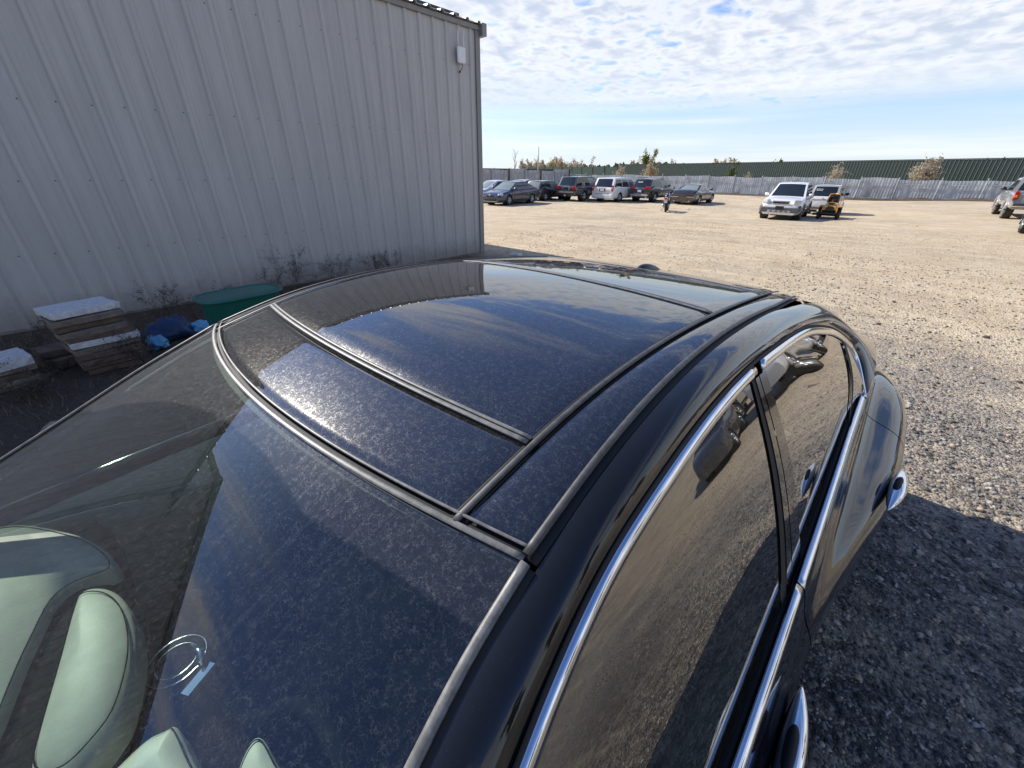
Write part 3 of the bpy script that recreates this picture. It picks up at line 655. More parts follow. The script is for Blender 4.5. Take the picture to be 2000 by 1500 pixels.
# shark fin aerial
V = []; F = []
for i, t in enumerate(np.linspace(0, 1, 10)):
    h = max(.027*math.sin(math.pi*min(1, t**.75))**.7, .002); wd = .030*math.sin(math.pi*(t*.9+.05))**.6
    y = 3.70+.23*t
    z0 = float(zroof(0., min(y, 3.98)))-.004
    for a in np.linspace(0, math.pi, 9): V.append((wd*math.cos(a), y, z0+h*math.sin(a)))
F = grid_faces(10, 9); fix_normals(mesh('roof_aerial', V, F, MT['blackplastic'], sedan, True))

# interior ----------------------------------------------------------
q = MB(); q.box((0, 1.52, .85), (1.40, .62, .22)); q.build('dashboard', MT['darkint'], sedan, False, .06)
def pad(name, pts, z, dome, mat, depth=.05):
    ring = np.array([at_z(x, y, z) for x, y in pts]); m_ = len(ring); cl_ = np.r_[ring[-3:], ring, ring[:3]]; ring = np.stack([spline(np.arange(-3, m_+3), cl_[:, k])(np.linspace(0, m_, 72, endpoint=False)) for k in range(3)], -1); c = ring.mean(0); V = []; n = len(ring)
    for k, (sc, dz) in enumerate(((1.0, -depth), (1.0, -.004), (.96, .003), (.8, dome*.55), (.5, dome*.85), (.2, dome))):
        for p in ring: V.append(c+(p-c)*sc+np.array([0, 0, dz]))
    kr = 2 if dome < .006 else 5
    F = [(k*n+i, k*n+(i+1) % n, (k+1)*n+(i+1) % n, (k+1)*n+i) for k in range(kr) for i in range(n)]+[tuple(range(kr*n, (kr+1)*n))]; V = V[:(kr+1)*n]
    o = fix_normals(mesh(name, V, F, mat, sedan, True)); q = MB()
    rr = [tuple(c+(p-c)*(.88 if kr == 5 else .95)+np.array([0, 0, .0035+(dome*.36 if kr == 5 else 0)])) for p in ring]; q.tube(rr+[rr[0]], .0012, 5, False); q.build('seam', MT['darkint'], o); return o
pad('dash_pad', [(165, 1152), (200, 1148), (232, 1162), (255, 1195), (266, 1245), (264, 1300), (248, 1370), (222, 1430), (175, 1490), (120, 1540), (62, 1540), (70, 1460), (92, 1380), (118, 1290), (138, 1215), (150, 1175)], 1.03, .03, MT['beige'])
pad('dash_pad', [(-260, 1120), (-120, 1060), (0, 1027), (90, 1030), (170, 1052), (220, 1088), (215, 1112), (165, 1130), (110, 1165), (75, 1225), (35, 1310), (-10, 1420), (-60, 1500), (-200, 1620), (-360, 1500)], .985, .004, MT['beige'])
pad('dash_pad', [(330, 1425), (345, 1420), (362, 1450), (385, 1500), (400, 1600), (250, 1640), (190, 1560), (230, 1500), (290, 1445)], 1.03, .02, MT['beige'])
pad('dash_pad', [(505, 1440), (540, 1490), (560, 1560), (470, 1580), (465, 1500)], .98, .01, MT['beige'])
for r_, w_ in ((.052, .0016), (.036, .001)):
    q = MB(); c = at_z(345, 1290, .93); q.tube([(c[0]+r_*math.cos(a), c[1]+r_*math.sin(a), c[2]) for a in np.linspace(0, 2*math.pi, 33)], w_, 6, False); q.build('console_ring', MT['chrome'], sedan, True)
c = at_z(388, 1325, .93); q = MB(); q.box(tuple(c), (.018, .06, .004), rz=.5); q.build('console_plate', MT['chrome'], sedan)
c0 = at_z(372, 1260, .94); c1 = at_z(392, 1300, .94); q = MB(); q.tube([tuple(c0), tuple((c0+c1)/2+np.array([.01, .01, .01])), tuple(c1)], [.003, .008, .004], 6); q.build('console_lever', MT['chrome'], sedan, True)
q = MB(); q.tube([(.37+.18*math.cos(a), 1.93+.10*math.sin(a), .86+.155*math.sin(a)) for a in np.linspace(0, 2*math.pi, 41)], .014, 8, False); q.build('steering_wheel', MT['darkint'], sedan, True)
for sg in (1, -1):
    q = MB(); q.box((sg*.37, 2.42, .50), (.52, .52, .18)); q.build('seat_cushion', MT['darkint'], sedan, False, .05)
    q = MB(); q.box((sg*.37, 2.78, .83), (.50, .16, .62), tilt=-.30); q.build('seat_back', MT['darkint'], sedan, False, .05)
    q = MB(); q.box((sg*.37, 2.90, 1.20), (.27, .11, .17), tilt=-.25); q.build('headrest', MT['darkint'], sedan, False, .045)
q = MB(); q.box((0, 3.45, .50), (1.35, .5, .2)); q.build('rear_seat_cushion', MT['darkint'], sedan, False, .05)
q = MB(); q.box((0, 3.82, .85), (1.35, .16, .6), tilt=-.35); q.build('rear_seat_back', MT['darkint'], sedan, False, .05)
q = MB(); q.box((0, 2.35, .48), (.22, .9, .30)); q.build('centre_console', MT['darkint'], sedan, False, .03)
for sg in (1, -1):
    v = np.linspace(1.62, 2.85, 20); P = np.stack([np.stack([sg*(uB(v)-.05-k), v, zz_], -1) for k, zz_ in ((0, zB(v)-.03), (.03, zB(v)-.06), (.05, zB(v)-.2), (.03, 0*v+.62), (.06, 0*v+.5), (.04, 0*v+.35))], 1); grid('door_trim', P, MT['beige'], sedan)
# head lining and sun visor strip under the roof
roof_patch('head_lining', lambda u: vhead(u)+.03, lambda u: 3.9+0*u, lambda v: -dch(v)+.03, lambda v: dch(v)-.03, MT['darkint'], lift=-.045)

# ================================================================== ground
def axis_vals(c, fine, lim, step0):
    v = [0.]; st = step0
    while v[-1] < lim:
        v.append(v[-1]+st)
        if v[-1] > fine: st *= 1.13
    v = np.array(v); return np.r_[-v[:0:-1], v]+c
gx = axis_vals(-6, 26, 2600, .8); gy = axis_vals(22, 34, 2600, .8)
GX, GY = np.meshgrid(gx, gy, indexing='ij')
P = np.stack([GX, GY, gz(GX, GY)], -1)
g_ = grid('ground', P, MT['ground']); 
if g_.data.polygons[0].normal.z < 0: g_.data.flip_normals()
struct(g_)
GROUND_T = g_
# loose stones lying on the gravel near the car and out over the lot
ico = [(0, 0, 1), (.894, 0, .447), (.276, .851, .447), (-.724, .526, .447), (-.724, -.526, .447), (.276, -.851, .447), (.724, .526, -.447), (-.276, .851, -.447), (-.894, 0, -.447), (-.276, -.851, -.447), (.724, -.526, -.447), (0, 0, -1)]
icf = np.array([(0, 1, 2), (0, 2, 3), (0, 3, 4), (0, 4, 5), (0, 5, 1), (1, 6, 2), (2, 7, 3), (3, 8, 4), (4, 9, 5), (5, 10, 1), (2, 6, 7), (3, 7, 8), (4, 8, 9), (5, 9, 10), (1, 10, 6), (6, 11, 7), (7, 11, 8), (8, 11, 9), (9, 11, 10), (10, 11, 6)])
ico = np.array(ico)
def scatter(n, fx, fy, smin, smax, flat=.6, sink=.25):
    x, y = fx(n), fy(n); n = len(x); s = smin*(smax/smin)**(rng.random(n)**2.4)
    V = ico[None]*(1+.35*(rng.random((n, 12, 1))-.5)); V = V*np.stack([s*(.8+.6*rng.random(n)), s*(.7+.4*rng.random(n)), s*flat*(.7+.6*rng.random(n))], -1)[:, None]
    a = rng.random(n)*6.283; ca, sa = np.cos(a)[:, None], np.sin(a)[:, None]
    X = V[:, :, 0]*ca-V[:, :, 1]*sa+x[:, None]; Y = V[:, :, 0]*sa+V[:, :, 1]*ca+y[:, None]; Z = V[:, :, 2]+(gz(x, y)+s*flat*(1-2*sink)*.5)[:, None]
    return np.stack([X, Y, Z], -1).reshape(-1, 3), (icf[None]+12*np.arange(n)[:, None, None]).reshape(-1, 3)
va, fa = scatter(26000, lambda n: .75+3.2*rng.random(n), lambda n: 2.2+4.6*rng.random(n), .0035, .017)
vb, fb = scatter(22000, lambda n: -.8+9*rng.random(n), lambda n: 4.6+11*rng.random(n)**1.7, .005, .022)
vc_, fc = scatter(24000, lambda n: -9+23*rng.random(n), lambda n: 8+16*rng.random(n), .006, .024)
o = big_mesh('gravel', np.concatenate([va, vb]), np.concatenate([fa, fb+len(va)]), MT['stones'], smooth=False)
tag(o, 'loose grey and tan gravel stones strewn over the lot beside the black sedan', 'gravel', kind='stuff')

o = big_mesh('lot_stones', vc_, fc, MT['lotstones']); tag(o, 'small sandy stones scattered over the open lot beyond the sedan', 'stones', kind='stuff')

# ================================================================== the ribbed metal shed
TN = np.array([.0191974, .9998157, 0]); NN = np.array([.9998157, -.0191974, 0]); DW = 7.722
W0 = CAM-NN*DW; W0[2] = 0
S_END, S_START, EAVE = 7.165, -4.1, 4.36
def wp(s, z, out=0.): return W0+TN*s+NN*out+np.array([0, 0, z])
shed = tag(empty('metal_shed', tuple(wp(S_END, 0))), 'tall taupe ribbed metal shed standing in shade behind the black sedan', 'building')
def loc(p): return np.asarray(p)-wp(S_END, 0)
# profile of one 36 inch sheet: three high ribs, low stiffener lines between
PW = .9144
def sheet_profile():
    pr = [(0, 0)]
    for k in range(3):
        c = .1524+.3048*k
        for e in (-.102, -.050): 
            pass
        base = .3048*k
        for e in (.052,):
            pr += [(base+.040, 0), (base+.044, .0035), (base+.054, .0035), (base+.058, 0)]
        pr += [(c-.045, 0), (c-.020, .031), (c+.020, .031), (c+.045, 0)]
        pr += [(base+.2408, 0), (base+.2448, .0035), (base+.2548, .0035), (base+.2588, 0)]
    pr += [(PW+.012, 0)]
    return pr
SP = sheet_profile()
def sheet_mesh(name, length, mat, rows=2):
    V = []; n = len(SP)
    for r_ in range(rows):
        z = length*r_/(rows-1)
        for s, o_ in SP: V.append((o_, s, z))
    F = [(r_*n+i, r_*n+i+1, (r_+1)*n+i+1, (r_+1)*n+i) for r_ in range(rows-1) for i in range(n-1)]
    me = bpy.data.meshes.new(name); me.from_pydata(V, [], F); me.materials.append(mat); me.update(); return me
wm = sheet_mesh('wall_sheet', EAVE-.02, MT['wall']); rz_w = math.atan2(-TN[0], TN[1])
npan = int((S_END-.06-S_START)/PW)
RIBS = []
for k in range(npan):
    o = bpy.data.objects.new('wall_sheet', wm); link(o, shed); s0 = S_END-.075-PW*(k+1)
    p = wp(s0, .02); o.location = loc(p); o.rotation_euler = (0, 0, rz_w); o.location[0] += (k % 2)*.002
    RIBS += [s0+.1524+.3048*j for j in range(3)]
S_START = S_END-.075-PW*npan-.075
q = MB()
for zr_ in (.87, 1.68, 2.49, 3.73):
    for s in RIBS:
        p = loc(wp(s-.062, zr_+rng.normal()*.004, .004)); q.lathe([(0, .0001), (.004, .008), (0., .0085)], c=tuple(p), axis='x', n=6)
o = q.build('wall_screws', MT['screw'], shed); o['kind'] = 'stuff'
def wbox(s0, s1, z0, z1, o0, o1, name, mat, bev=.004):
    V = [loc(wp(s, z, o_)) for z in (z0, z1) for o_ in (o0, o1) for s in (s0, s1)]
    return mesh(name, V, [(0, 1, 3, 2), (4, 6, 7, 5), (0, 4, 5, 1), (2, 3, 7, 6), (0, 2, 6, 4), (1, 5, 7, 3)], mat, shed, bevel=bev)
wbox(S_END-.10, S_END+.022, 0.0, EAVE, -.05, .036, 'corner_trim', MT['trim'])
wbox(S_START-.022, S_START+.10, 0.0, EAVE, -.05, .036, 'corner_trim', MT['trim'])
wbox(S_START-.05, S_END+.03, EAVE-.045, EAVE+.035, -.06, .052, 'eave_trim', MT['trim'])
# roof: ribbed sheets rising away from the eave at a low pitch
DEPTH = 13.0
def rp(s, d, up=0.): return loc(wp(s, EAVE+.05+.083*d+up, .11-d))
rm_prof = [(0, 0), (.08, 0), (.10, .035), (.15, .035), (.17, 0), (.3048, 0)]
nro = int((S_END+.12-S_START+.1)/.9144)+1
V = []; 
for d in (0, DEPTH):
    for k in range(3):
        for s, h in rm_prof[:-1]: V.append((s+.3048*k, d, h))
    V.append((.9144, d, 0))
n = len(V)//2; me = bpy.data.meshes.new('roof_sheet')
Vw = [np.array([.11-d, s, .083*d+h]) for s, d, h in V]
me.from_pydata([tuple(v) for v in Vw], [], [(i, n+i, n+i+1, i+1) for i in range(n-1)]); me.materials.append(MT['roofpanel']); me.update()
for k in range(nro):
    o = bpy.data.objects.new('roof_sheet', me); link(o, shed); o.location = loc(wp(S_END+.12-.9144*(k+1), EAVE+.045)); o.rotation_euler = (0, 0, rz_w)
    so_ = o.modifiers.new('thick', 'SOLIDIFY'); so_.thickness = .008
# closed dark fillers under the roof ribs, rail above the eave, end box of the gutter
wbox(S_START-.05, S_END-.32, EAVE+.09, EAVE+.20, -.26, -.18, 'snow_rail', MT['darktrim'], .01)
for s in np.arange(S_START+.3, S_END-.3, .3048*2): wbox(s, s+.05, EAVE+.05, EAVE+.15, -.28, -.16, 'rail_bracket', MT['darktrim'], .003)
wbox(S_END+.005, S_END+.13, EAVE-.13, EAVE+.075, -.12, .13, 'gutter_end', MT['trim'], .008)
wbox(S_START-.13, S_START-.005, EAVE-.13, EAVE+.075, -.12, .13, 'gutter_end', MT['trim'], .008)
wbox(S_START-.02, S_END+.0, 0, EAVE+DEPTH*.083, -DEPTH, -DEPTH+.08, 'back_wall', MT['wall'], 0)
for s in (S_END, S_START):
    V = [loc(wp(s, z, o_)) for o_, z in ((-.055, 0), (-DEPTH, 0), (-DEPTH, EAVE+DEPTH*.083), (-.055, EAVE))]; mesh('end_wall', V, [(0, 1, 2, 3)], MT['wall'], shed)
wbox(S_START, S_END, -.05, .018, -.08, .045, 'base_kerb', MT['slabgrey'], .004)

# taller gabled wing next to it (outside the frame, mirrored in the windshield)
wing = tag(empty('gabled_shed', tuple(wp(S_START-.03, 0))), 'taller gabled ribbed shed wing adjoining the low shed, mirrored in the windshield', 'building')
lw = lambda p: np.asarray(p)-wp(S_START-.03, 0)
SG0, SGP = S_START-.06, S_START-9.2
rake = lambda s: 5.15+.32*min(SG0-s, s-(2*SGP-SG0))
for k in range(20):
    s0 = SG0-PW*(k+1); V = []; n = len(SP)
    if s0 < 2*SGP-SG0: break
    for r_ in range(2):
        for s, o_ in SP: V.append(lw(wp(s0+min(s, PW), rake(s0+min(s, PW)) if r_ else .02, o_-.001*(k % 2))))
    mesh('wall_sheet', V, [(i, i+1, n+i+1, n+i) for i in range(n-1)], MT['wall'], wing)
for a_, b_ in ((SG0+.12, SGP), (SGP, 2*SGP-SG0-.12)):
    V = [lw(wp(s, rake(min(max(s, 2*SGP-SG0), SG0))+dz, o_)) for o_ in (-.05, .14) for s, dz in ((a_, -.04), (b_, -.04), (b_, .14), (a_, .14))]
    mesh('rake_trim', V, [(0, 1, 2, 3), (4, 7, 6, 5), (3, 2, 6, 7), (0, 4, 5, 1), (0, 3, 7, 4), (1, 5, 6, 2)], MT['trim'], wing)
    V = [lw(wp(s, rake(min(max(s, 2*SGP-SG0), SG0))+.10, o_)) for o_ in (.12, -12.) for s in (a_, b_)]; mesh('roof_sheet', V, [(0, 1, 3, 2)], MT['roofpanel'], wing)
for s in (SG0, 2*SGP-SG0):
    V = [lw(wp(s, z, o_)) for o_, z in ((-.01, 0), (-12, 0), (-12, 5.15), (-.01, 5.15))]; mesh('side_wall', V, [(0, 1, 2, 3)], MT['wall'], wing)

# wireless access point with two rods on the shed wall
ap = tag(empty('wireless_antenna', tuple(wp(6.62, 3.84, .04))), 'white wireless box with two upright antenna rods high on the shed corner', 'antenna')
q = MB(); q.box((0, 0, 0), (.05, .205, .27)); o = q.build('housing', MT['whitepl'], ap, False, .03); o.location = (.05, 0, 0); o.rotation_euler = (0, 0, rz_w)
for s in (-.07, .07): q = MB(); q.tube([(.045, s, .12), (.045, s, .37)], [.015, .013], 8); q.build('antenna_rod', MT['whitepl'], ap, True)
q = MB(); q.box((.012, 0, -.02), (.03, .10, .14)); q.build('bracket', MT['post'], ap)
q = MB(); q.tube([(.05, .01, -.13), (.055, .012, -.18), (.045, .0, -.22), (.02, -.015, -.25), (.0, -.02, -.262)], .006, 6); q.build('cable', MT['cable'], ap, True)
q = MB(); q.tube([(-.005, -.02, -.265), (.02, -.02, -.262)], .016, 8); q.build('cable_gland', MT['cable'], ap, True)

# ================================================================== things along the foot of the shed
def slab(name, c, d, rz, mat, label, group, seed):
    r2 = np.random.default_rng(seed); nx, ny = 7, 6; V = []; F = []
    top = []; 
    for z in (-1, 1):
        for j in range(ny):
            for i in range(nx):
                u, v = i/(nx-1)-.5, j/(ny-1)-.5; e = (i in (0, nx-1))+(j in (0, ny-1))
                jit = r2.normal(size=3)*np.array([.005, .005, .0012])*(1 if e else .3)
                if e == 2: u *= .985; v *= .985
                V.append((u*d[0]+jit[0], v*d[1]+jit[1], z*d[2]/2+jit[2]))
    N = nx*ny
    for j in range(ny-1):
        for i in range(nx-1):
            a = j*nx+i; F.append((a, a+nx, a+nx+1, a+1)); F.append((N+a, N+a+1, N+a+nx+1, N+a+nx))
    for i in range(nx-1): F.append((i, i+1, N+i+1, N+i)); a = (ny-1)*nx+i; F.append((a+1, a, N+a, N+a+1))
    for j in range(ny-1): a = j*nx; F.append((a+nx, a, N+a, N+a+nx)); a = j*nx+nx-1; F.append((a, a+nx, N+a+nx, N+a))
    o = mesh(name, V, F, mat); o.location = c; o.rotation_euler = (r2.normal()*.02, r2.normal()*.02, rz); b = o.modifiers.new('bevel', 'BEVEL'); b.width = .004; b.segments = 1; b.limit_method = 'ANGLE'
    return tag(o, label, 'slab', group)
z = 0.
tall = [('brown', 'lowest brown slab of the tall slab stack'), ('brown', 'second brown slab from the ground in the tall slab stack'), ('brown', 'third brown slab from the ground in the tall slab stack'), ('brown', 'fourth slab from the ground in the tall slab stack, dull brown'),
        ('grey', 'pale chipped slab just under the lower white slab of the tall stack'), ('white', 'clean white slab halfway up the tall slab stack'), ('brown', 'dark brown slab resting on the middle white slab'), ('grey', 'grey-brown slab second above the middle white slab'),
        ('brown', 'reddish brown slab third above the middle white slab'), ('grey', 'paint-stained slab just under the top slab of the tall stack'), ('white', 'thick chipped white slab on top of the tall stack')]
for k, (c, lab) in enumerate(tall):
    h = .060 if c == 'white' and k > 8 else (.056 if k > 3 else .053)
    lean = -.006*k
    x_, y_ = -4.86+lean*.6+rng.normal()*.012, 2.06-.009*k+rng.normal()*.010
    if k == 5: x_ += .02; y_ += .02
    slab('paving_slab', (x_, y_, z+h/2+.002), (.44+rng.normal()*.012, .50+rng.normal()*.015, h), .12+rng.normal()*.05, MT['slab'+c], lab, 'slabs of the tall stack', 100+k); z += h+.003
z = 0.
low_ = [('brown', 'lowest brown slab of the short slab stack'), ('grey', 'second slab of the short slab stack'), ('brown', 'third slab of the short slab stack'), ('grey', 'fourth slab of the short slab stack, under the white-faced block'), ('white', 'thick white-faced block on top of the short slab stack')]
for k, (c, lab) in enumerate(low_):
    h = .085 if k == 4 else .045
    slab('paving_slab', (-4.95+rng.normal()*.012, 1.33+rng.normal()*.015-.01*k, z+h/2+.002), (.36, .40+rng.normal()*.02, h), .2+rng.normal()*.08, MT['slab'+c], lab, 'slabs of the short stack', 130+k); z += h+.003
slab('paving_slab', (-5.25, 1.70, .055), (.34, .30, .10), .5, MT['slabbrown'], 'squat brown block lying between the two slab stacks', None, 150)
slab('paving_slab', (-5.30, 1.66, .145), (.30, .26, .07), .2, MT['slabbrown'], 'dark slab lying on the block between the two stacks', None, 151)
# teal tub
def tub(name, c, L_, W_, H_, rz):
    root = empty(name, c, rz); prof = [(.80, 0.), (.84, .05), (.96, H_*.9), (1., H_*.94)]
    def ring(k, z, n=36, p=.55):
        return [(math.copysign(abs(math.cos(a))**p, math.cos(a))*L_/2*k, math.copysign(abs(math.sin(a))**p, math.sin(a))*W_/2*k, z) for a in np.linspace(0, 2*math.pi, n, endpoint=False)]
    rows = [ring(k, z) for k, z in prof]+[ring(.97, H_*.95), ring(.93, H_*.88), ring(.78, .02)]
    V = [p for r_ in rows for p in r_]; n = 36; F = [(i*n+k, i*n+(k+1) % n, (i+1)*n+(k+1) % n, (i+1)*n+k) for i in range(len(rows)-1) for k in range(n)]+[tuple(range(n)), tuple(range(6*n, 7*n))]
    mesh('tub', V, F, MT['teal'], root, True)
    rr = ring(1.03, H_*.95); rr.append(rr[0]); q = MB(); q.tube(rr, .016, 8, False); q.build('rim', MT['teal'], root, True)
    for s in (-1, 1): q = MB(); q.box((s*L_*.28, W_*.40, H_*.55), (.03, .10, H_*.7)); q.build('rib', MT['teal'], root, False, .008)
    return root
tb = tag(tub('plastic_tub', (-4.10, 3.16, 0), .74, .46, .71, 1.62), 'teal green lidded plastic tub standing by the shed behind the sedan', 'tub')
q = MB(); V = [(math.copysign(abs(math.cos(a))**.55, math.cos(a))*.37*k, math.copysign(abs(math.sin(a))**.55, math.sin(a))*.23*k, z) for k, z in ((1.0, .675), (.9, .683), (.5, .687), (.05, .689)) for a in np.linspace(0, 2*math.pi, 36, endpoint=False)]
mesh('lid', V, [(i*36+k, i*36+(k+1) % 36, (i+1)*36+(k+1) % 36, (i+1)*36+k) for i in range(3) for k in range(36)]+[tuple(range(108, 144))], MT['teal'], tb, True)
# crumpled tarpaulin bundle
def crumple(name, c, r_, mat, label, seed, sq=(1, 1, .6)):
    r2 = np.random.default_rng(seed); bm = bmesh.new(); bmesh.ops.create_icosphere(bm, subdivisions=4, radius=1)
    off = r2.random(3)*20
    from mathutils import noise as mn
    for v in bm.verts:
        k = 1+.35*mn.noise(v.co*2.2+Vector(off))+.22*abs(mn.noise(v.co*5+Vector(off))); v.co = Vector((v.co.x*k*sq[0]*r_, v.co.y*k*sq[1]*r_, max(v.co.z*k*sq[2]*r_, -.35*r_*sq[2])))
    me = bpy.data.meshes.new(name); bm.to_mesh(me); bm.free(); me.polygons.foreach_set('use_smooth', [True]*len(me.polygons)); me.materials.append(mat)
    o = bpy.data.objects.new(name, me); o.location = c; link(o); return tag(o, label, 'tarpaulin')
crumple('tarpaulin', (-5.35, 2.63, .075), .20, MT['tarp'], 'dark blue crumpled tarpaulin bundle beside the teal tub', 3, (1, 1.2, .75))
crumple('tarpaulin', (-5.05, 2.44, .05), .12, MT['tarp2'], 'pale blue tarpaulin scrap between the tall slab stack and dark bundle', 5, (.9, .8, .8))
crumple('tarpaulin', (-5.30, 2.93, .06), .11, MT['tarp2'], 'pale blue tarpaulin scrap between the dark bundle and teal tub', 8, (.9, 1.1, .7))
def weed(name, c, h, n, spread, label, seed, group='dry weeds along the shed wall'):
    r2 = np.random.default_rng(seed); q = MB(); q2 = MB()
    def twig(p, d, L_, rad, lvl):
        pts = [p]; 
        for i in range(4):
            d = (d+Vector(r2.normal(size=3))*.16); d.normalize(); pts.append(pts[-1]+d*L_/4)
        q.tube(pts, [rad*(1-.18*i) for i in range(5)], 4, False)
        for i in range(1, 5):
            if lvl < 2:
                for _ in range(2 if lvl == 0 else 1):
                    dd_ = (d+Vector(r2.normal(size=3))*.65); dd_.z = abs(dd_.z)*.8; dd_.normalize(); twig(pts[i], dd_, L_*(.42 if lvl == 0 else .35), rad*.6, lvl+1)
            for _ in range(2 if lvl else 1):
                a = Vector(r2.normal(size=3)); a.normalize(); b_ = a.cross(Vector((0, 0, 1))); s_ = .006+.009*r2.random(); pp = pts[i]+a*.01
                q2.add([pp, pp+a*s_+b_*s_*.5, pp+a*s_*2, pp+a*s_-b_*s_*.5], [(0, 1, 2, 3)])
    root = empty(name, c)
    for k in range(n):
        d = Vector((r2.normal()*spread, r2.normal()*spread, 1)); d.normalize(); twig(Vector((r2.normal()*.03, r2.normal()*.03, 0)), d, h*(.7+.3*r2.random()), .0024, 0)
    q.build('stem', MT['weed'], root); q2.build('leaf_cluster', MT['weed'], root)
    return tag(root, label, 'weed', group)
wl_ = 'thin dry weed against the shed wall beyond the tall bushy one'
weed('dry_weed', (-6.55, 4.62, 0), .74, 6, .28, 'tall bushy dry weed against the shed just beyond the teal tub', 11)
weed('dry_weed', (-6.55, 5.35, 0), .46, 3, .25, 'thin upright dry weed right beside the tall bushy one at the shed', 12); weed('dry_weed', (-6.55, 6.15, 0), .42, 4, .3, wl_, 13); weed('dry_weed', (-6.5, 6.5, 0), .36, 3, .3, wl_, 14)
weed('dry_weed', (-6.4, 4.2, 0), .40, 3, .3, 'thin dry weed against the shed wall between the tub and bushy weed', 15); weed('dry_weed', (-5.6, 2.62, 0), .50, 3, .3, 'dry weed sprouting beside the tall slab stack', 16); weed('dry_weed', (-5.75, 3.02, 0), .48, 3, .3, 'dry weed standing between the tarpaulin bundle and teal tub', 17)
weed('dry_weed', (-4.25, 2.32, 0), .50, 4, .5, 'dry weed leaning across the front of the tall slab stack', 18); weed('dry_weed', (-4.45, 1.35, 0), .34, 4, .6, 'low dry weed in front of the short slab stack', 19); weed('dry_weed', (-5.7, 1.5, 0), .34, 3, .4, 'dry weed behind the short slab stack', 20)
# dead grass and litter on the shaded soil
n = 9000; x = -6.7+4.2*rng.random(n)**1.2; y = -.5+9.3*rng.random(n); L_ = .04+.11*rng.random(n)**2; a = rng.random(n)*6.283; ln_ = .3+1.1*rng.random(n)
d = np.stack([np.cos(a)*ln_, np.sin(a)*ln_, np.ones(n)], -1); d /= np.linalg.norm(d, axis=1)[:, None]; sd3 = np.stack([-np.sin(a), np.cos(a), 0*a], -1)*.0035
b0 = np.stack([x, y, 0*x], -1); V = np.stack([b0-sd3, b0+sd3, b0+d*L_[:, None]], 1).reshape(-1, 3)
o = big_mesh('dead_grass', V, np.arange(3*n).reshape(-1, 3), MT['grass']); tag(o, 'dead grass and litter on the dark soil beside the shed', 'grass', kind='stuff')

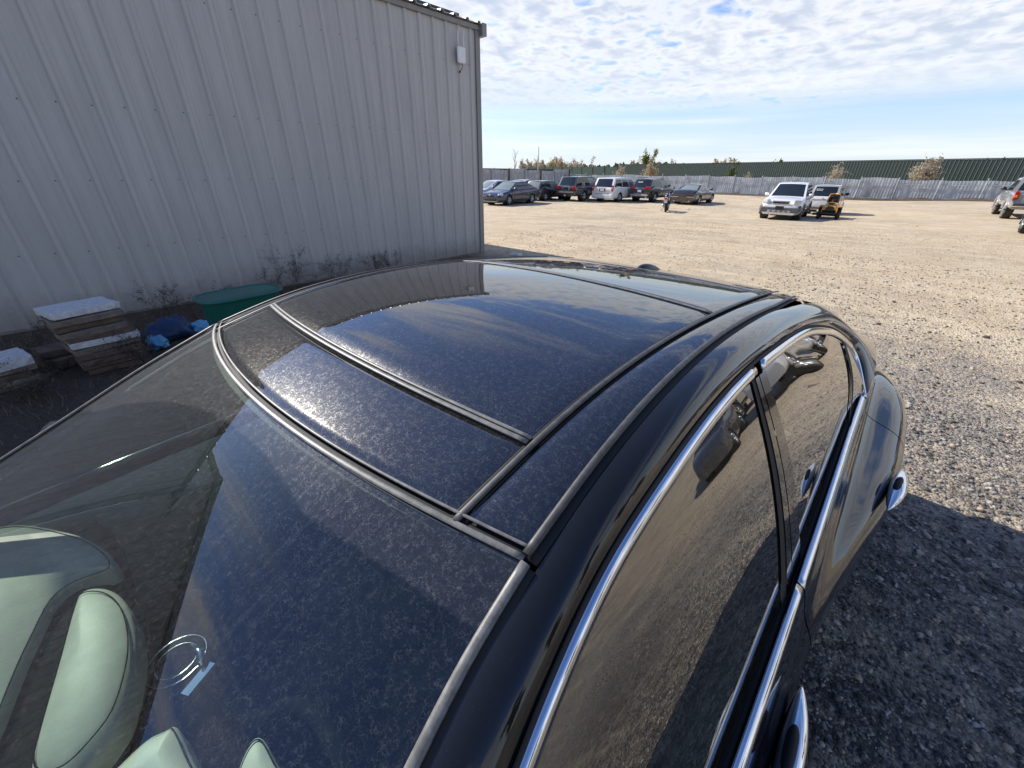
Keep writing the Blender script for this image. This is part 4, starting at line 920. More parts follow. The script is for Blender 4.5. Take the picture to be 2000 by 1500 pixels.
# ================================================================== parked vehicles (local frame: +y is forward, origin on the ground between the axles' middle)
def cs(xs, ys): return spline(xs, ys)
def vehicle(name, label, P, loc_, rz, group=None):
    """P: L W H, wb wheelbase, fo front overhang, rw wheel radius, top line (y from tail 0..L as fractions) and glass house points"""
    root = tag(empty(name, loc_, rz), label, 'car' if 'cat' not in P else P['cat'], group)
    L_, W_, H_, wb, fo, rw = P['L'], P['W'], P['H'], P['wb'], P['fo'], P['rw']
    yF = wb/2+fo; yR = yF-L_                       # nose and tail
    hw = W_/2; z0 = P.get('z0', .20)
    belt = P['belt']                               # [(y, z)] upper edge of the lower body, tail to nose
    by = np.array([b[0] for b in belt]); bz = np.array([b[1] for b in belt])
    if P.get('boxy'): zt = lambda y: np.interp(y, by, bz)
    else: zt = cs(by, bz)
    ends = P.get('ends', (.10, .22))               # plan rounding at tail and nose
    def wid(y):
        t = np.minimum((y-yR)/.45, (yF-y)/.75); t = np.clip(t, 0, 1)
        a = np.where((y-yR) < (yF-y), ends[0], ends[1]); return hw*(1-a*(1-t)**2.2)
    ys = np.unique(np.r_[np.linspace(yR, yF, 46), by]); n = 20; G = np.zeros((len(ys), n, 3))
    for i, y in enumerate(ys):
        w = float(wid(y)); zz_ = float(zt(y)); dip = .05 if i in (0, len(ys)-1) else 0
        q = np.array([(w*.86, z0), (w*.965, z0+.09), (w*.99, z0+.30*(zz_-z0)), (w, z0+.62*(zz_-z0)), (w*.975, z0+.86*(zz_-z0)), (w*.93, zz_-.015), (w*.80, zz_+.008), (w*.45, zz_+.03), (0, zz_+.04)])
        f = pspline(np.c_[q, np.zeros(len(q))]); r_ = f(np.linspace(0, 1, n)); G[i, :, 0] = r_[:, 0]; G[i, :, 1] = y; G[i, :, 2] = r_[:, 1]
    full = np.concatenate([G, G[:, ::-1][:, 1:]*np.array([-1, 1, 1])], 1)
    axs = (wb/2, -wb/2); ra = rw*1.16
    keep = lambda c: ~(((np.min([(c[:, 1]-a)**2+(c[:, 2]-rw)**2 for a in axs], axis=0)) < ra**2) & (np.abs(c[:, 0]) > hw*.55) & (c[:, 2] < rw*2.35))
    body = grid('body', full, P['mat'], root, (0, 0, z0+.25), keep=keep)
    # nose and tail caps
    for i, nm in ((0, 'tail_panel'), (-1, 'nose_panel')):
        ring = full[i]; c = ring.mean(0); bow = .04 if i == 0 else .03
        sgn_ = -1 if i == 0 else 1
        V = list(ring)+[c+(p-c)*.55+np.array([0, sgn_*bow*.8, 0]) for p in ring]+[c+np.array([0, sgn_*bow, 0])]; m_ = len(ring)
        F = [(k, (k+1) % m_, m_+(k+1) % m_, m_+k) for k in range(m_)]+[(m_+k, m_+(k+1) % m_, 2*m_) for k in range(m_)]
        fix_normals(mesh(nm, V, F, P['mat'], root, True))
    # glass house
    g0, g1, g2, g3 = P['gh']                       # y of rear base, rear roof, front roof, front base
    wb_, wr_ = hw*P.get('gb', .90), hw*P.get('gt', .74); rzf = P.get('roofz', (H_-.02, H_-.02)); zb3, zb0 = float(zt(g3)), float(zt(g0))
    def roofz(y): t = (y-g1)/(g2-g1); return rzf[0]*(1-t)+rzf[1]*t+.0+.03*4*t*(1-t)
    def base(y): return np.array([wb_*min(1., float(wid(y))/hw+.02), y, float(zt(y))-.01])
    def face(a, b, c, d, nu, nv, bulge, nrm):
        a, b, c, d = map(np.asarray, (a, b, c, d)); u = np.linspace(0, 1, nu)[:, None, None]; v = np.linspace(0, 1, nv)[None, :, None]
        return a*(1-u)*(1-v)+b*u*(1-v)+c*u*v+d*(1-u)*v+np.asarray(nrm)*bulge*(4*u*(1-u))*(1-.0*v)
    bR, bF = base(g0), base(g3); tR = np.array([wr_, g1, roofz(g1)-.03]); tF = np.array([wr_*.98, g2, roofz(g2)-.03])
    mx = np.array([-1, 1, 1.]); ctr = (0, (g1+g2)/2, zb3)
    pm = P.get('topmat', P['mat'])
    # shells
    U = np.linspace(-1, 1, 21)
    rf = np.zeros((16, 21, 3))
    for i, t in enumerate(np.linspace(0, 1, 16)):
        y = g1+(g2-g1)*t; w = wr_*(1-.02*t)
        rf[i, :, 0] = w*U; rf[i, :, 1] = y+(.05 if t > .5 else -.03)*(1-U**2)*abs(2*t-1); rf[i, :, 2] = roofz(y)-.03*np.abs(U)**3
    ro = grid('roof', rf, pm, root, (0, 0, .5))
    ws_ = face(bF*mx, bF, tF, tF*mx, 15, 8, .06, (0, .9, .4)); rs_ = face(bR*mx, bR, tR, tR*mx, 15, 8, .05, (0, -.9, .3))
    grid('pillar_frame', ws_, pm, root, ctr); grid('tail_frame', rs_, pm, root, ctr)
    def glasspatch(nm, G_, m0, m1, n0, n1, mat, par=root, off=.006):
        a, b = G_.shape[:2]; i0, i1, j0, j1 = m0, m1, n0, n1
        uu = np.linspace(i0, i1, 12); vv_ = np.linspace(j0, j1, 6); out = np.zeros((12, 6, 3))
        for x_, u_ in enumerate(uu):
            for y_, v_ in enumerate(vv_):
                fu, fv = u_*(a-1), v_*(b-1); p_, q_ = min(int(fu), a-2), min(int(fv), b-2); du, dv = fu-p_, fv-q_
                out[x_, y_] = G_[p_, q_]*(1-du)*(1-dv)+G_[p_+1, q_]*du*(1-dv)+G_[p_+1, q_+1]*du*dv+G_[p_, q_+1]*(1-du)*dv
        nrm = np.cross(out[6, 3]-out[5, 3], out[5, 4]-out[5, 3]); nrm /= np.linalg.norm(nrm)+1e-9
        if nrm @ (out[5, 3]-np.array(ctr)) < 0: nrm = -nrm
        return grid(nm, out+nrm*off, mat, par, ctr)
    gm = P.get('glass', MT['carglass']); g2m = P.get('rglass', gm)
    glasspatch('windscreen', ws_, .06, .94, .07, .93, P.get('fglass', gm)); rw_ = glasspatch('rear_window', rs_, .09, .91, P.get('rwin', .08), .92, g2m)
    nside = P.get('side', (.0, .42, .98))          # splits along the side, rear to front, fractions
    for sg in (1, -1):
        ms = np.array([sg, 1, 1]); sd_ = face(bR*ms, bF*ms, tF*ms, tR*ms, 24, 8, .0, (sg, 0, 0)); sd_ = sd_+np.array([sg, 0, 0])*(.02*np.sin(np.pi*np.linspace(0, 1, 8)))[None, :, None]
        grid('side_frame', sd_, pm, root, ctr)
        edges = P['win']                           # list of (u0,u1) window spans
        for k, (u0, u1) in enumerate(edges): glasspatch('side_window', sd_, u0, u1, .10, .88, P.get('sglass', [gm]*9)[k] if 'sglass' in P else gm)
        # door lines, handles, mirrors
        for yd in P.get('doors', ()): 
            pts = [(sg*(float(wid(yd))*k_+.002), yd, z_) for k_, z_ in ((.965, z0+.12), (.992, z0+.32*(float(zt(yd))-z0)), (1.0, z0+.62*(float(zt(yd))-z0)), (.978, z0+.86*(float(zt(yd))-z0)))]
            q = MB(); q.tube(pts, .006, 4); q.build('door_line', MT['gap'], root)
            q = MB(); q.box((sg*(float(wid(yd))*.985+.014), yd+.14, z0+.80*(float(zt(yd))-z0)), (.03, .18, .03)); q.build('door_handle', P.get('hmat', P['mat']), root, False, .008)
        ym = g3-.18-(g3-g2)*.25; q = MB(); q.lathe([(-.10, .001), (-.09, .06), (0, .085), (.09, .06), (.10, .001)], c=(sg*(hw*.90+.16), ym, float(zt(ym))+.11), n=12); q.tube([(sg*hw*.88, ym, float(zt(ym))+.03), (sg*(hw*.90+.1), ym, float(zt(ym))+.08)], .025, 6); q.build('mirror', P.get('mmat', P['mat']), root, True)
        # wheels
        for a in axs:
            w_ = empty('wheel', (sg*(hw-.13), a, rw)); w_.parent = root; tw = P.get('tw', .11)
            q = MB(); q.lathe([(-tw*.9, rw*.62), (-tw, rw*.82), (-tw*.85, rw*.97), (-tw*.4, rw), (tw*.4, rw), (tw*.85, rw*.97), (tw, rw*.82), (tw*.9, rw*.62)], n=28); q.build('tyre', P.get('tyremat', MT['tyre']), w_, True)
            q = MB(); q.lathe([(sg*tw*.82, rw*.64), (sg*tw*.86, rw*.58), (sg*tw*.45, rw*.54)], n=28); q.lathe([(sg*tw*.70, .001), (sg*tw*.70, rw*.16)], n=12)
            for k in range(P.get('spokes', 5)):
                an = k*2*math.pi/P.get('spokes', 5); q.tube([(sg*tw*.68, rw*.10*math.cos(an), rw*.10*math.sin(an)), (sg*tw*.80, rw*.60*math.cos(an), rw*.60*math.sin(an))], [rw*.15, rw*.12], 6)
            q.build('rim', P.get('rimmat', MT['rim']), w_, True)
            q = MB(); q.lathe([(sg*tw*.40, .001), (sg*tw*.40, rw*.60)], n=20); q.build('brake_shadow', MT['darkmetal'], w_)
            # arch lip and dark well
            q = MB(); q.tube([(sg*(hw-.018), a+ra*1.0*math.cos(t), rw+ra*1.0*math.sin(t)) for t in np.linspace(-.25, math.pi+.25, 22)], P.get('lip', .022), 6); q.build('wheel_arch', P.get('archmat', P['mat']), root, True)
            q = MB(); q.lathe([(sg*-.22, .001), (sg*-.22, ra), (sg*.06, ra)], c=(sg*(hw-.13), a, rw), n=24); q.build('wheel_well', MT['darkmetal'], root)
    q = MB(); q.box((0, (yF+yR)/2, z0+.06), (W_*.80, L_*.94, .10)); q.build('underbody', MT['darkmetal'], root)
    # fitted pieces: (name, material, x, y 'R'/'F'/value, z, size, both sides?)
    for it in P.get('bits', ()):
        nm, mt_, x_, y_, z_, sz = it[:6]; bev = it[6] if len(it) > 6 else .02; rzb = it[7] if len(it) > 7 else 0.
        yy = yR-.0+.0 if y_ == 'R' else (yF if y_ == 'F' else y_)
        for sg in ((1, -1) if x_ else (1,)):
            q = MB(); q.box((0, 0, 0), sz); o = q.build(nm, mt_, root, False, bev); o.location = (sg*x_, yy, z_); o.rotation_euler = (0, 0, -sg*rzb)
    for rail in P.get('rails', ()):
        for sg in (1, -1): q = MB(); q.tube([(sg*wr_*.86, g1+.1, roofz(g1+.1)-.01), (sg*wr_*.86, g1+.2, roofz(g1)+.055), (sg*wr_*.86, g2-.3, roofz(g2-.3)+.055), (sg*wr_*.86, g2-.18, roofz(g2-.2)-.01)], .02, 6); q.build('roof_rail', rail, root, True)
    return root
def text_on(root, txt, loc_, rot, size, mat):
    cu = bpy.data.curves.new('window_writing', 'FONT'); cu.body = txt; cu.size = size; cu.align_x = 'CENTER'; cu.extrude = .002
    tmp = bpy.data.objects.new('t', cu); COL.objects.link(tmp); dg = bpy.context.evaluated_depsgraph_get(); me = bpy.data.meshes.new_from_object(tmp.evaluated_get(dg)); bpy.data.objects.remove(tmp)
    me.materials.clear(); me.materials.append(mat); o = bpy.data.objects.new('window_writing', me); o.location = loc_; o.rotation_euler = rot; link(o, root); return o
def place(px_, py_, dy=0., dx=0.):
    q = gp(px_, py_); return q
BM = {}
def Z(x, y): return (x, y, float(gz(x, y)))
bk = MT['blackplastic']
# --- white crossover facing the camera
vue = dict(L=4.58, W=1.85, H=1.70, wb=2.71, fo=.93, rw=.35, z0=.28, mat=MT['white'], belt=[(-2.29, .98), (-1.9, 1.06), (-.5, 1.04), (.75, 1.03), (1.2, 1.02), (1.8, .93), (2.10, .84), (2.285, .70)], ends=(.10, .20),
  gh=(-2.22, -1.75, .05, 1.02), gb=.90, gt=.72, win=((.10, .34), (.37, .60), (.63, .88)), doors=(.78, -.25), archmat=MT['cladding'], lip=.05, mmat=MT['white'],
  bits=[('front_bumper_cladding', MT['cladding'], 0, 2.22, .50, (1.72, .22, .26), .06), ('bumper_corner', MT['cladding'], .72, 2.08, .56, (.36, .30, .30), .08, .4), ('skid_plate', MT['silver'], 0, 2.33, .43, (1.0, .06, .10), .02), ('number_plate', bk, 0, 2.35, .60, (.36, .03, .15), .01), ('grille', MT['chrome'], 0, 2.27, .83, (.78, .05, .16), .03), ('grille_mesh', bk, 0, 2.285, .825, (.70, .05, .10), .02), ('badge', MT['redlight'], 0, 2.315, .86, (.06, .02, .06), .01),
        ('headlight', MT['headlight'], .66, 2.14, .86, (.34, .22, .20), .06, .55), ('fog_lamp', MT['headlight'], .74, 2.24, .47, (.09, .05, .09), .03), ('side_cladding', MT['cladding'], .90, 0, .40, (.05, 2.0, .18), .02), ('tail_lamp', MT['redlight'], .80, -2.22, .95, (.16, .12, .34), .04)])
for k_ in range(5): vue['bits'].append(('skid_slot', bk, 0, 2.365, .43, (.075, .02, .05), .005)) if False else None
P1_ = Z(-4.03, 29.45); v_ = vehicle('white_crossover', 'white crossover SUV with grey lower cladding facing out, beside the yellow mower', vue, P1_, math.pi+.05)
for x_ in (-.33, -.11, .11, .33):
    q = MB(); q.box((x_, 2.365, .435), (.11, .02, .05)); q.build('skid_slot', bk, v_)
# --- tiny white city car seen from behind
smart = dict(L=2.70, W=1.60, H=1.56, wb=1.87, fo=.43, rw=.29, z0=.26, mat=MT['white'], topmat=MT['silver'], belt=[(-1.33, .92), (-1.1, .98), (-.3, .99), (.4, .97), (.8, .90), (1.2, .78), (1.36, .62)], ends=(.08, .2),
  gh=(-1.26, -.98, .10, .78), gb=.92, gt=.78, win=((.30, .92),), doors=(-.35,), mmat=bk, rwin=.06,
  bits=[('tail_lamp', MT['redlight'], .68, -1.33, .86, (.13, .08, .13), .06), ('tail_lamp', MT['redlight'], .69, -1.345, .70, (.14, .08, .13), .06), ('hatch_line', MT['gap'], 0, -1.375, .80, (1.05, .02, .015), .002), ('rear_bumper_lip', MT['cladding'], 0, -1.36, .36, (1.35, .12, .12), .03), ('handle', MT['silver'], 0, -1.385, .88, (.14, .02, .03), .005)])
v_ = vehicle('city_car', 'tiny white two-seat city car with its back to the lot, behind the yellow mower', smart, Z(-2.95, 34.4), -.02)
text_on(v_, '0252', (-.30, -1.20, 1.26), (R(70), 0, 0), .16, MT['whitepl'])
# --- big dark off-roader
lx = dict(L=4.90, W=1.94, H=1.78, wb=2.85, fo=.88, rw=.385, z0=.38, mat=MT['charcoal'], boxy=True, belt=[(-2.58, 1.08), (-2.3, 1.12), (.6, 1.12), (1.1, 1.10), (1.9, 1.05), (2.2, .98), (2.30, .85)], ends=(.06, .16),
  gh=(-2.55, -2.25, .05, .95), gb=.93, gt=.76, win=((.05, .26), (.29, .53), (.56, .90)), doors=(.55, -.45), sglass=[MT['carglass'], MT['carglass'], MT['paleglass']], rails=(bk,), archmat=MT['charcoal'], lip=.05, hmat=MT['chrome'],
  bits=[('tail_lamp', MT['redlight'], .78, -2.60, .98, (.26, .10, .26), .04), ('plate_frame', MT['chrome'], 0, -2.635, .93, (.62, .04, .32), .02), ('number_plate', bk, 0, -2.66, .93, (.46, .02, .20), .01), ('rear_bumper', MT['charcoal'], 0, -2.62, .60, (1.85, .22, .28), .07), ('bumper_strip', MT['champagne'], 0, -2.735, .64, (1.5, .02, .04), .005), ('side_skirt', MT['champagne'], .955, 0, .66, (.04, 1.9, .26), .015), ('tow_hitch', MT['silver'], 0, -2.72, .42, (.12, .12, .10), .02), ('headlight', MT['headlight'], .72, 2.22, .90, (.3, .12, .18), .04)])
vehicle('large_off_roader', 'big charcoal off-roader with roof rails and chrome plate frame, beside the white minivan', lx, Z(-19.5, 33.45), -.02, 'cars parked in a row along the fence')
# --- white minivan
van = dict(L=5.10, W=1.98, H=1.72, wb=3.08, fo=.95, rw=.34, z0=.24, mat=MT['white'], belt=[(-2.61, .98), (-2.35, 1.06), (-1, 1.06), (.6, 1.05), (1.3, 1.02), (1.8, .95), (2.3, .80), (2.48, .66)], ends=(.07, .20),
  gh=(-2.56, -2.22, .45, 1.45), gb=.93, gt=.78, win=((.05, .33), (.35, .62), (.65, .90)), doors=(1.05, .05), sglass=[MT['carglass'], MT['carglass'], MT['paleglass']], rails=(MT['silver'],), spokes=7,
  bits=[('tail_lamp', MT['redlight'], .86, -2.60, .98, (.14, .14, .42), .03), ('tail_lamp_clear', MT['headlight'], .87, -2.635, 1.0, (.09, .10, .14), .02), ('plate_recess', MT['cladding'], 0, -2.675, .86, (.58, .03, .20), .02), ('number_plate', MT['plate'], 0, -2.69, .86, (.34, .02, .16), .005), ('bumper_line', MT['gap'], 0, -2.675, .56, (1.3, .03, .03), .004), ('rear_bumper', MT['white'], 0, -2.63, .42, (1.86, .16, .30), .06), ('chrome_strip', MT['chrome'], 0, -2.68, 1.0, (.8, .02, .03), .005)])
vehicle('white_minivan', 'white minivan with dark windows backed towards the lot, between the charcoal and black SUVs', van, Z(-17.2, 35.1), -.02, 'cars parked in a row along the fence')
# --- black crossover
ter = dict(L=4.70, W=1.86, H=1.66, wb=2.86, fo=.92, rw=.37, z0=.30, mat=MT['black2'], belt=[(-2.35, 1.02), (-2.1, 1.10), (-.5, 1.08), (.7, 1.06), (1.2, 1.04), (1.9, .98), (2.25, .85), (2.34, .72)], ends=(.08, .18),
  gh=(-2.30, -1.85, .10, 1.0), gb=.92, gt=.75, win=((.06, .24), (.28, .55), (.58, .90)), doors=(.65, -.3), sglass=[MT['carglass'], MT['carglass'], MT['paleglass']], rails=(bk,),
  bits=[('tail_lamp', MT['redlight'], .66, -2.365, 1.02, (.44, .10, .20), .04), ('chrome_garnish', MT['chrome'], 0, -2.40, .98, (.72, .04, .09), .02), ('number_plate', MT['plate'], 0, -2.41, .80, (.34, .02, .16), .005), ('bumper_bright', MT['silver'], 0, -2.40, .50, (1.5, .08, .15), .04), ('rear_bumper', bk, 0, -2.36, .42, (1.72, .14, .22), .05), ('exhaust_tip', MT['chrome'], .62, -2.42, .36, (.16, .08, .08), .03), ('chrome_line', MT['chrome'], 0, -2.405, .63, (1.4, .02, .025), .004)])
v_ = vehicle('black_crossover', 'black crossover SUV with red tail lamps and writing on its rear window', ter, Z(-15.05, 36.85), -.03, 'cars parked in a row along the fence')
text_on(v_, '25-892', (-.12, -2.20, 1.38), (R(62), 0, 0), .15, MT['whitepl'])
# --- long low dark saloon
jag = dict(L=5.0, W=1.82, H=1.34, wb=2.87, fo=.95, rw=.33, z0=.20, mat=MT['brownblack'], belt=[(-2.56, .78), (-2.4, .88), (-1.5, .92), (-.5, .91), (.7, .89), (1.2, .86), (2.0, .76), (2.38, .60)], ends=(.10, .20),
  gh=(-1.72, -.82, .15, 1.02), gb=.86, gt=.68, win=((.22, .50), (.54, .88)), doors=(.70, -.25), glass=MT['paleglass'], rimmat=MT['rim'],
  bits=[('tail_lamp', MT['redlight'], .66, -2.575, .68, (.30, .08, .14), .04), ('plate_recess', bk, 0, -2.60, .70, (.60, .03, .15), .02), ('bumper_chrome', MT['chrome'], 0, -2.62, .54, (1.66, .06, .035), .01), ('rear_bumper', MT['brownblack'], 0, -2.56, .42, (1.70, .18, .26), .06), ('exhaust_tip', MT['chrome'], .55, -2.64, .27, (.09, .10, .07), .025)])
vehicle('dark_saloon', 'long low brown-black saloon with pale rear window, parked behind the motorcycle', jag, Z(-11.75, 37.1), .02, 'cars parked in a row along the fence')
# --- navy hatchback
golf = dict(L=4.15, W=1.74, H=1.44, wb=2.51, fo=.86, rw=.31, z0=.22, mat=MT['navy2'], belt=[(-2.04, .86), (-1.9, .93), (-.6, .93), (.6, .92), (1.1, .88), (1.7, .78), (2.08, .62)], ends=(.08, .18),
  gh=(-1.98, -1.55, .05, .88), gb=.90, gt=.74, win=((.28, .52), (.55, .90)), doors=(.55,), glass=MT['carglass'], rglass=MT['paleglass'], sglass=[MT['carglass'], MT['paleglass']],
  bits=[('tail_lamp', MT['redlight'], .70, -2.06, .82, (.22, .08, .20), .04), ('badge', MT['silver'], 0, -2.10, .82, (.11, .02, .11), .03), ('number_plate', MT['plate'], -.15, -2.12, .50, (.34, .02, .14), .005), ('rear_bumper', MT['navy2'], 0, -2.07, .45, (1.62, .14, .28), .05)])
vehicle('navy_hatchback', 'small blue-black hatchback parked between the navy sedan and charcoal off-roader', golf, Z(-21.75, 31.2), .03, 'cars parked in a row along the fence')
# --- navy sedan facing out
maz = dict(L=4.92, W=1.84, H=1.46, wb=2.79, fo=.98, rw=.33, z0=.19, mat=MT['navy'], belt=[(-2.54, .86), (-2.3, .98), (-1.5, 1.0), (-.5, .98), (.6, .94), (1.1, .91), (1.8, .80), (2.2, .68), (2.37, .56)], ends=(.12, .22),
  gh=(-1.95, -.95, .15, 1.25), gb=.88, gt=.70, win=((.20, .48), (.52, .84)), doors=(.85, -.15), fglass=MT['paleglass'], glass=MT['carglass'],
  bits=[('headlight', MT['headlight'], .70, 2.08, .70, (.34, .40, .14), .05, .5), ('grille', bk, 0, 2.40, .62, (.60, .06, .10), .03), ('badge', MT['chrome'], 0, 2.435, .66, (.13, .02, .09), .03), ('lower_grille', bk, 0, 2.40, .36, (1.0, .08, .16), .04), ('fog_lamp', MT['headlight'], .64, 2.26, .38, (.14, .08, .06), .02), ('lip', MT['silver'], .0, 2.42, .26, (1.2, .05, .04), .01)])
vehicle('navy_sedan', 'dark navy sedan facing out with pale windscreen and silver wheels, near the shed corner', maz, Z(-20.6, 25.55), math.pi+.10)
# --- silver sedan behind it and pale car at the corner
sil = dict(maz); sil.update(mat=MT['silver'], bits=[('tail_lamp', MT['redlight'], .70, -2.50, .80, (.34, .10, .18), .04), ('number_plate', MT['plate'], 0, -2.58, .62, (.34, .02, .16), .005)])
vehicle('silver_sedan', 'silver sedan with red tail lamp mostly hidden behind the navy sedan', sil, Z(-23.75, 31.0), .02)
pal = dict(maz); pal.update(mat=MT['paleblue'])
vehicle('pale_sedan', 'pale blue-white car nose just showing past the shed corner', pal, Z(-23.35, 26.5), math.pi-.12)
# --- muddy pickup at the right and its neighbour
tru = dict(L=5.5, W=1.90, H=1.80, wb=3.35, fo=.92, rw=.40, z0=.45, mat=MT['dirtygrey'], boxy=True, cat='truck', tyremat=None, belt=[(-2.9, 1.12), (-1.0, 1.14), (-.95, 1.16), (.9, 1.14), (1.3, 1.12), (2.1, 1.05), (2.45, .98), (2.59, .85)], ends=(.04, .16),
  gh=(-.95, -.80, .30, 1.15), gb=.92, gt=.76, win=((.08, .45), (.50, .88)), doors=(.85, .0), glass=MT['carglass'], mmat=bk, lip=.07, archmat=MT['dirtygrey'],
  bits=[('tail_lamp', MT['redlight'], .88, -2.86, 1.02, (.14, .14, .40), .03), ('turn_lamp', MT['amber'], .885, -2.885, 1.0, (.12, .11, .11), .02), ('rear_bumper', MT['chrome'], 0, -2.96, .66, (1.8, .16, .20), .04), ('tailgate_line', MT['gap'], .80, -2.93, 1.0, (.015, .03, .3), .003)])
tru['tyremat'] = simple('muddy_tyre', (.30, .27, .21), .95, 0, .3, 9, c2=(.06, .055, .05))
vehicle('muddy_pickup', 'muddy grey pickup truck with red and amber tail lamp near the fence end', tru, Z(5.25, 35.6), 0., None)
nei = dict(ter); nei.update(mat=MT['charcoal'], rimmat=MT['rim'], bits=[], rails=())
vehicle('charcoal_crossover', 'charcoal crossover of which only a wheel shows in front of the muddy pickup', nei, Z(5.0, 24.55), 0.)
# vehicles across the yard that the sedan's side windows and chrome mirror
r1 = dict(tru); r1.update(mat=MT['silver'], tyremat=MT['tyre'])
vehicle('silver_pickup', 'silver pickup truck across the yard mirrored in the sedan rear door window', r1, Z(5.9, 17.0), math.pi-.1)
r2_ = dict(lx); r2_.update(mat=MT['black2'])
vehicle('black_off_roader', 'black off-roader across the yard beside the silver pickup', r2_, Z(9.6, 19.0), math.pi+.1)
r3 = dict(golf); r3.update(mat=MT['charcoal'])
vehicle('charcoal_hatchback', 'charcoal hatchback across the yard mirrored in the sedan front door window', r3, Z(7.8, 13.2), math.pi-.3)

# --- motorcycle seen from behind
def motorcycle(loc_, rz):
    t = tag(empty('motorcycle', loc_, rz), 'black and silver motorcycle with red tail lamp standing before the dark saloon', 'motorcycle'); t.rotation_euler = (0, R(-7), rz)
    for y, nm in ((-.62, 'rear'), (.72, 'front')):
        w_ = empty('wheel', (0, y, .30)); w_.parent = t; q = MB(); q.lathe([(-.05, .20), (-.065, .25), (-.05, .29), (0, .305), (.05, .29), (.065, .25), (.05, .20)], n=28); q.build('tyre', MT['tyre'], w_, True)
        q = MB(); q.lathe([(-.03, .205), (.03, .205)], n=28)
        for k in range(6): a = k*math.pi/3; q.tube([(0, 0, 0), (0, .2*math.cos(a), .2*math.sin(a))], .014, 5)
        q.build('rim', MT['rim'], w_, True)
    q = MB(); q.lathe([(-.36, .001), (-.34, .09), (-.15, .15), (.12, .16), (.28, .10), (.32, .001)], c=(0, .12, .82), axis='y', n=16); q.build('fuel_tank', MT['black2'], t, True)
    q = MB(); q.box((0, -.38, .80), (.28, .62, .10)); q.build('seat', bk, t, False, .04)
    q = MB(); q.box((0, -.80, .74), (.20, .26, .12), tilt=.35); q.build('tail_cowl', MT['silver'], t, False, .04)
    q = MB(); q.box((0, -.93, .76), (.17, .06, .10)); q.build('tail_lamp', MT['redlight'], t, False, .03)
    q = MB(); q.box((0, -.93, .60), (.17, .02, .16)); q.build('number_plate', MT['plate'], t, False, .01)
    q = MB(); q.box((0, -.82, .52), (.16, .04, .30), tilt=.3); q.build('mudguard', bk, t, False, .01)
    q = MB(); q.box((0, .08, .46), (.34, .46, .34)); q.lathe([(-.2, .001), (-.2, .11), (.2, .11), (.2, .001)], c=(0, .05, .45), n=14); q.build('engine', MT['darkmetal'], t, False, .03)
    for s in (-1, 1):
        q = MB(); q.tube([(s*.09, .72, .30), (s*.09, .52, 1.0)], .026, 8); q.build('fork', MT['chrome'], t, True)
        q = MB(); q.tube([(s*.11, -.62, .30), (s*.12, -.1, .42)], .022, 6); q.build('swing_arm', MT['silver'], t, True)
        q = MB(); q.tube([(s*.17, .1, .30), (s*.18, -.4, .32), (s*.18, -.78, .40)], [.03, .05, .045], 10); q.build('exhaust', MT['chrome'], t, True)
        q = MB(); q.tube([(s*.02, .52, 1.02), (s*.18, .48, 1.08), (s*.36, .36, 1.05)], .014, 6); q.build('handlebar', bk, t, True)
        q = MB(); q.tube([(s*.24, .45, 1.06), (s*.32, .46, 1.24)], .008, 5); q.build('mirror_stem', bk, t, True)
        q = MB(); q.lathe([(-.012, .001), (-.01, .05), (.012, .05), (.014, .001)], c=(s*.33, .46, 1.26), axis='y', n=12); q.build('mirror', MT['headlight'] if s < 0 else bk, t, True)
        q = MB(); q.box((s*.15, -.84, .66), (.08, .05, .05)); q.build('turn_lamp', MT['amber'], t, False, .015)
    q = MB(); q.lathe([(-.08, .001), (-.06, .09), (.05, .11), (.06, .001)], c=(0, .62, .92), axis='y', n=14); q.build('headlamp', bk, t, True)
    q = MB(); q.tube([(-.12, -.05, .32), (-.34, -.1, .02)], .012, 6); q.build('side_stand', bk, t, True)
q_ = gp(1300, 414.4); motorcycle((q_[0]-.2, q_[1]+.58, q_[2]), .33)
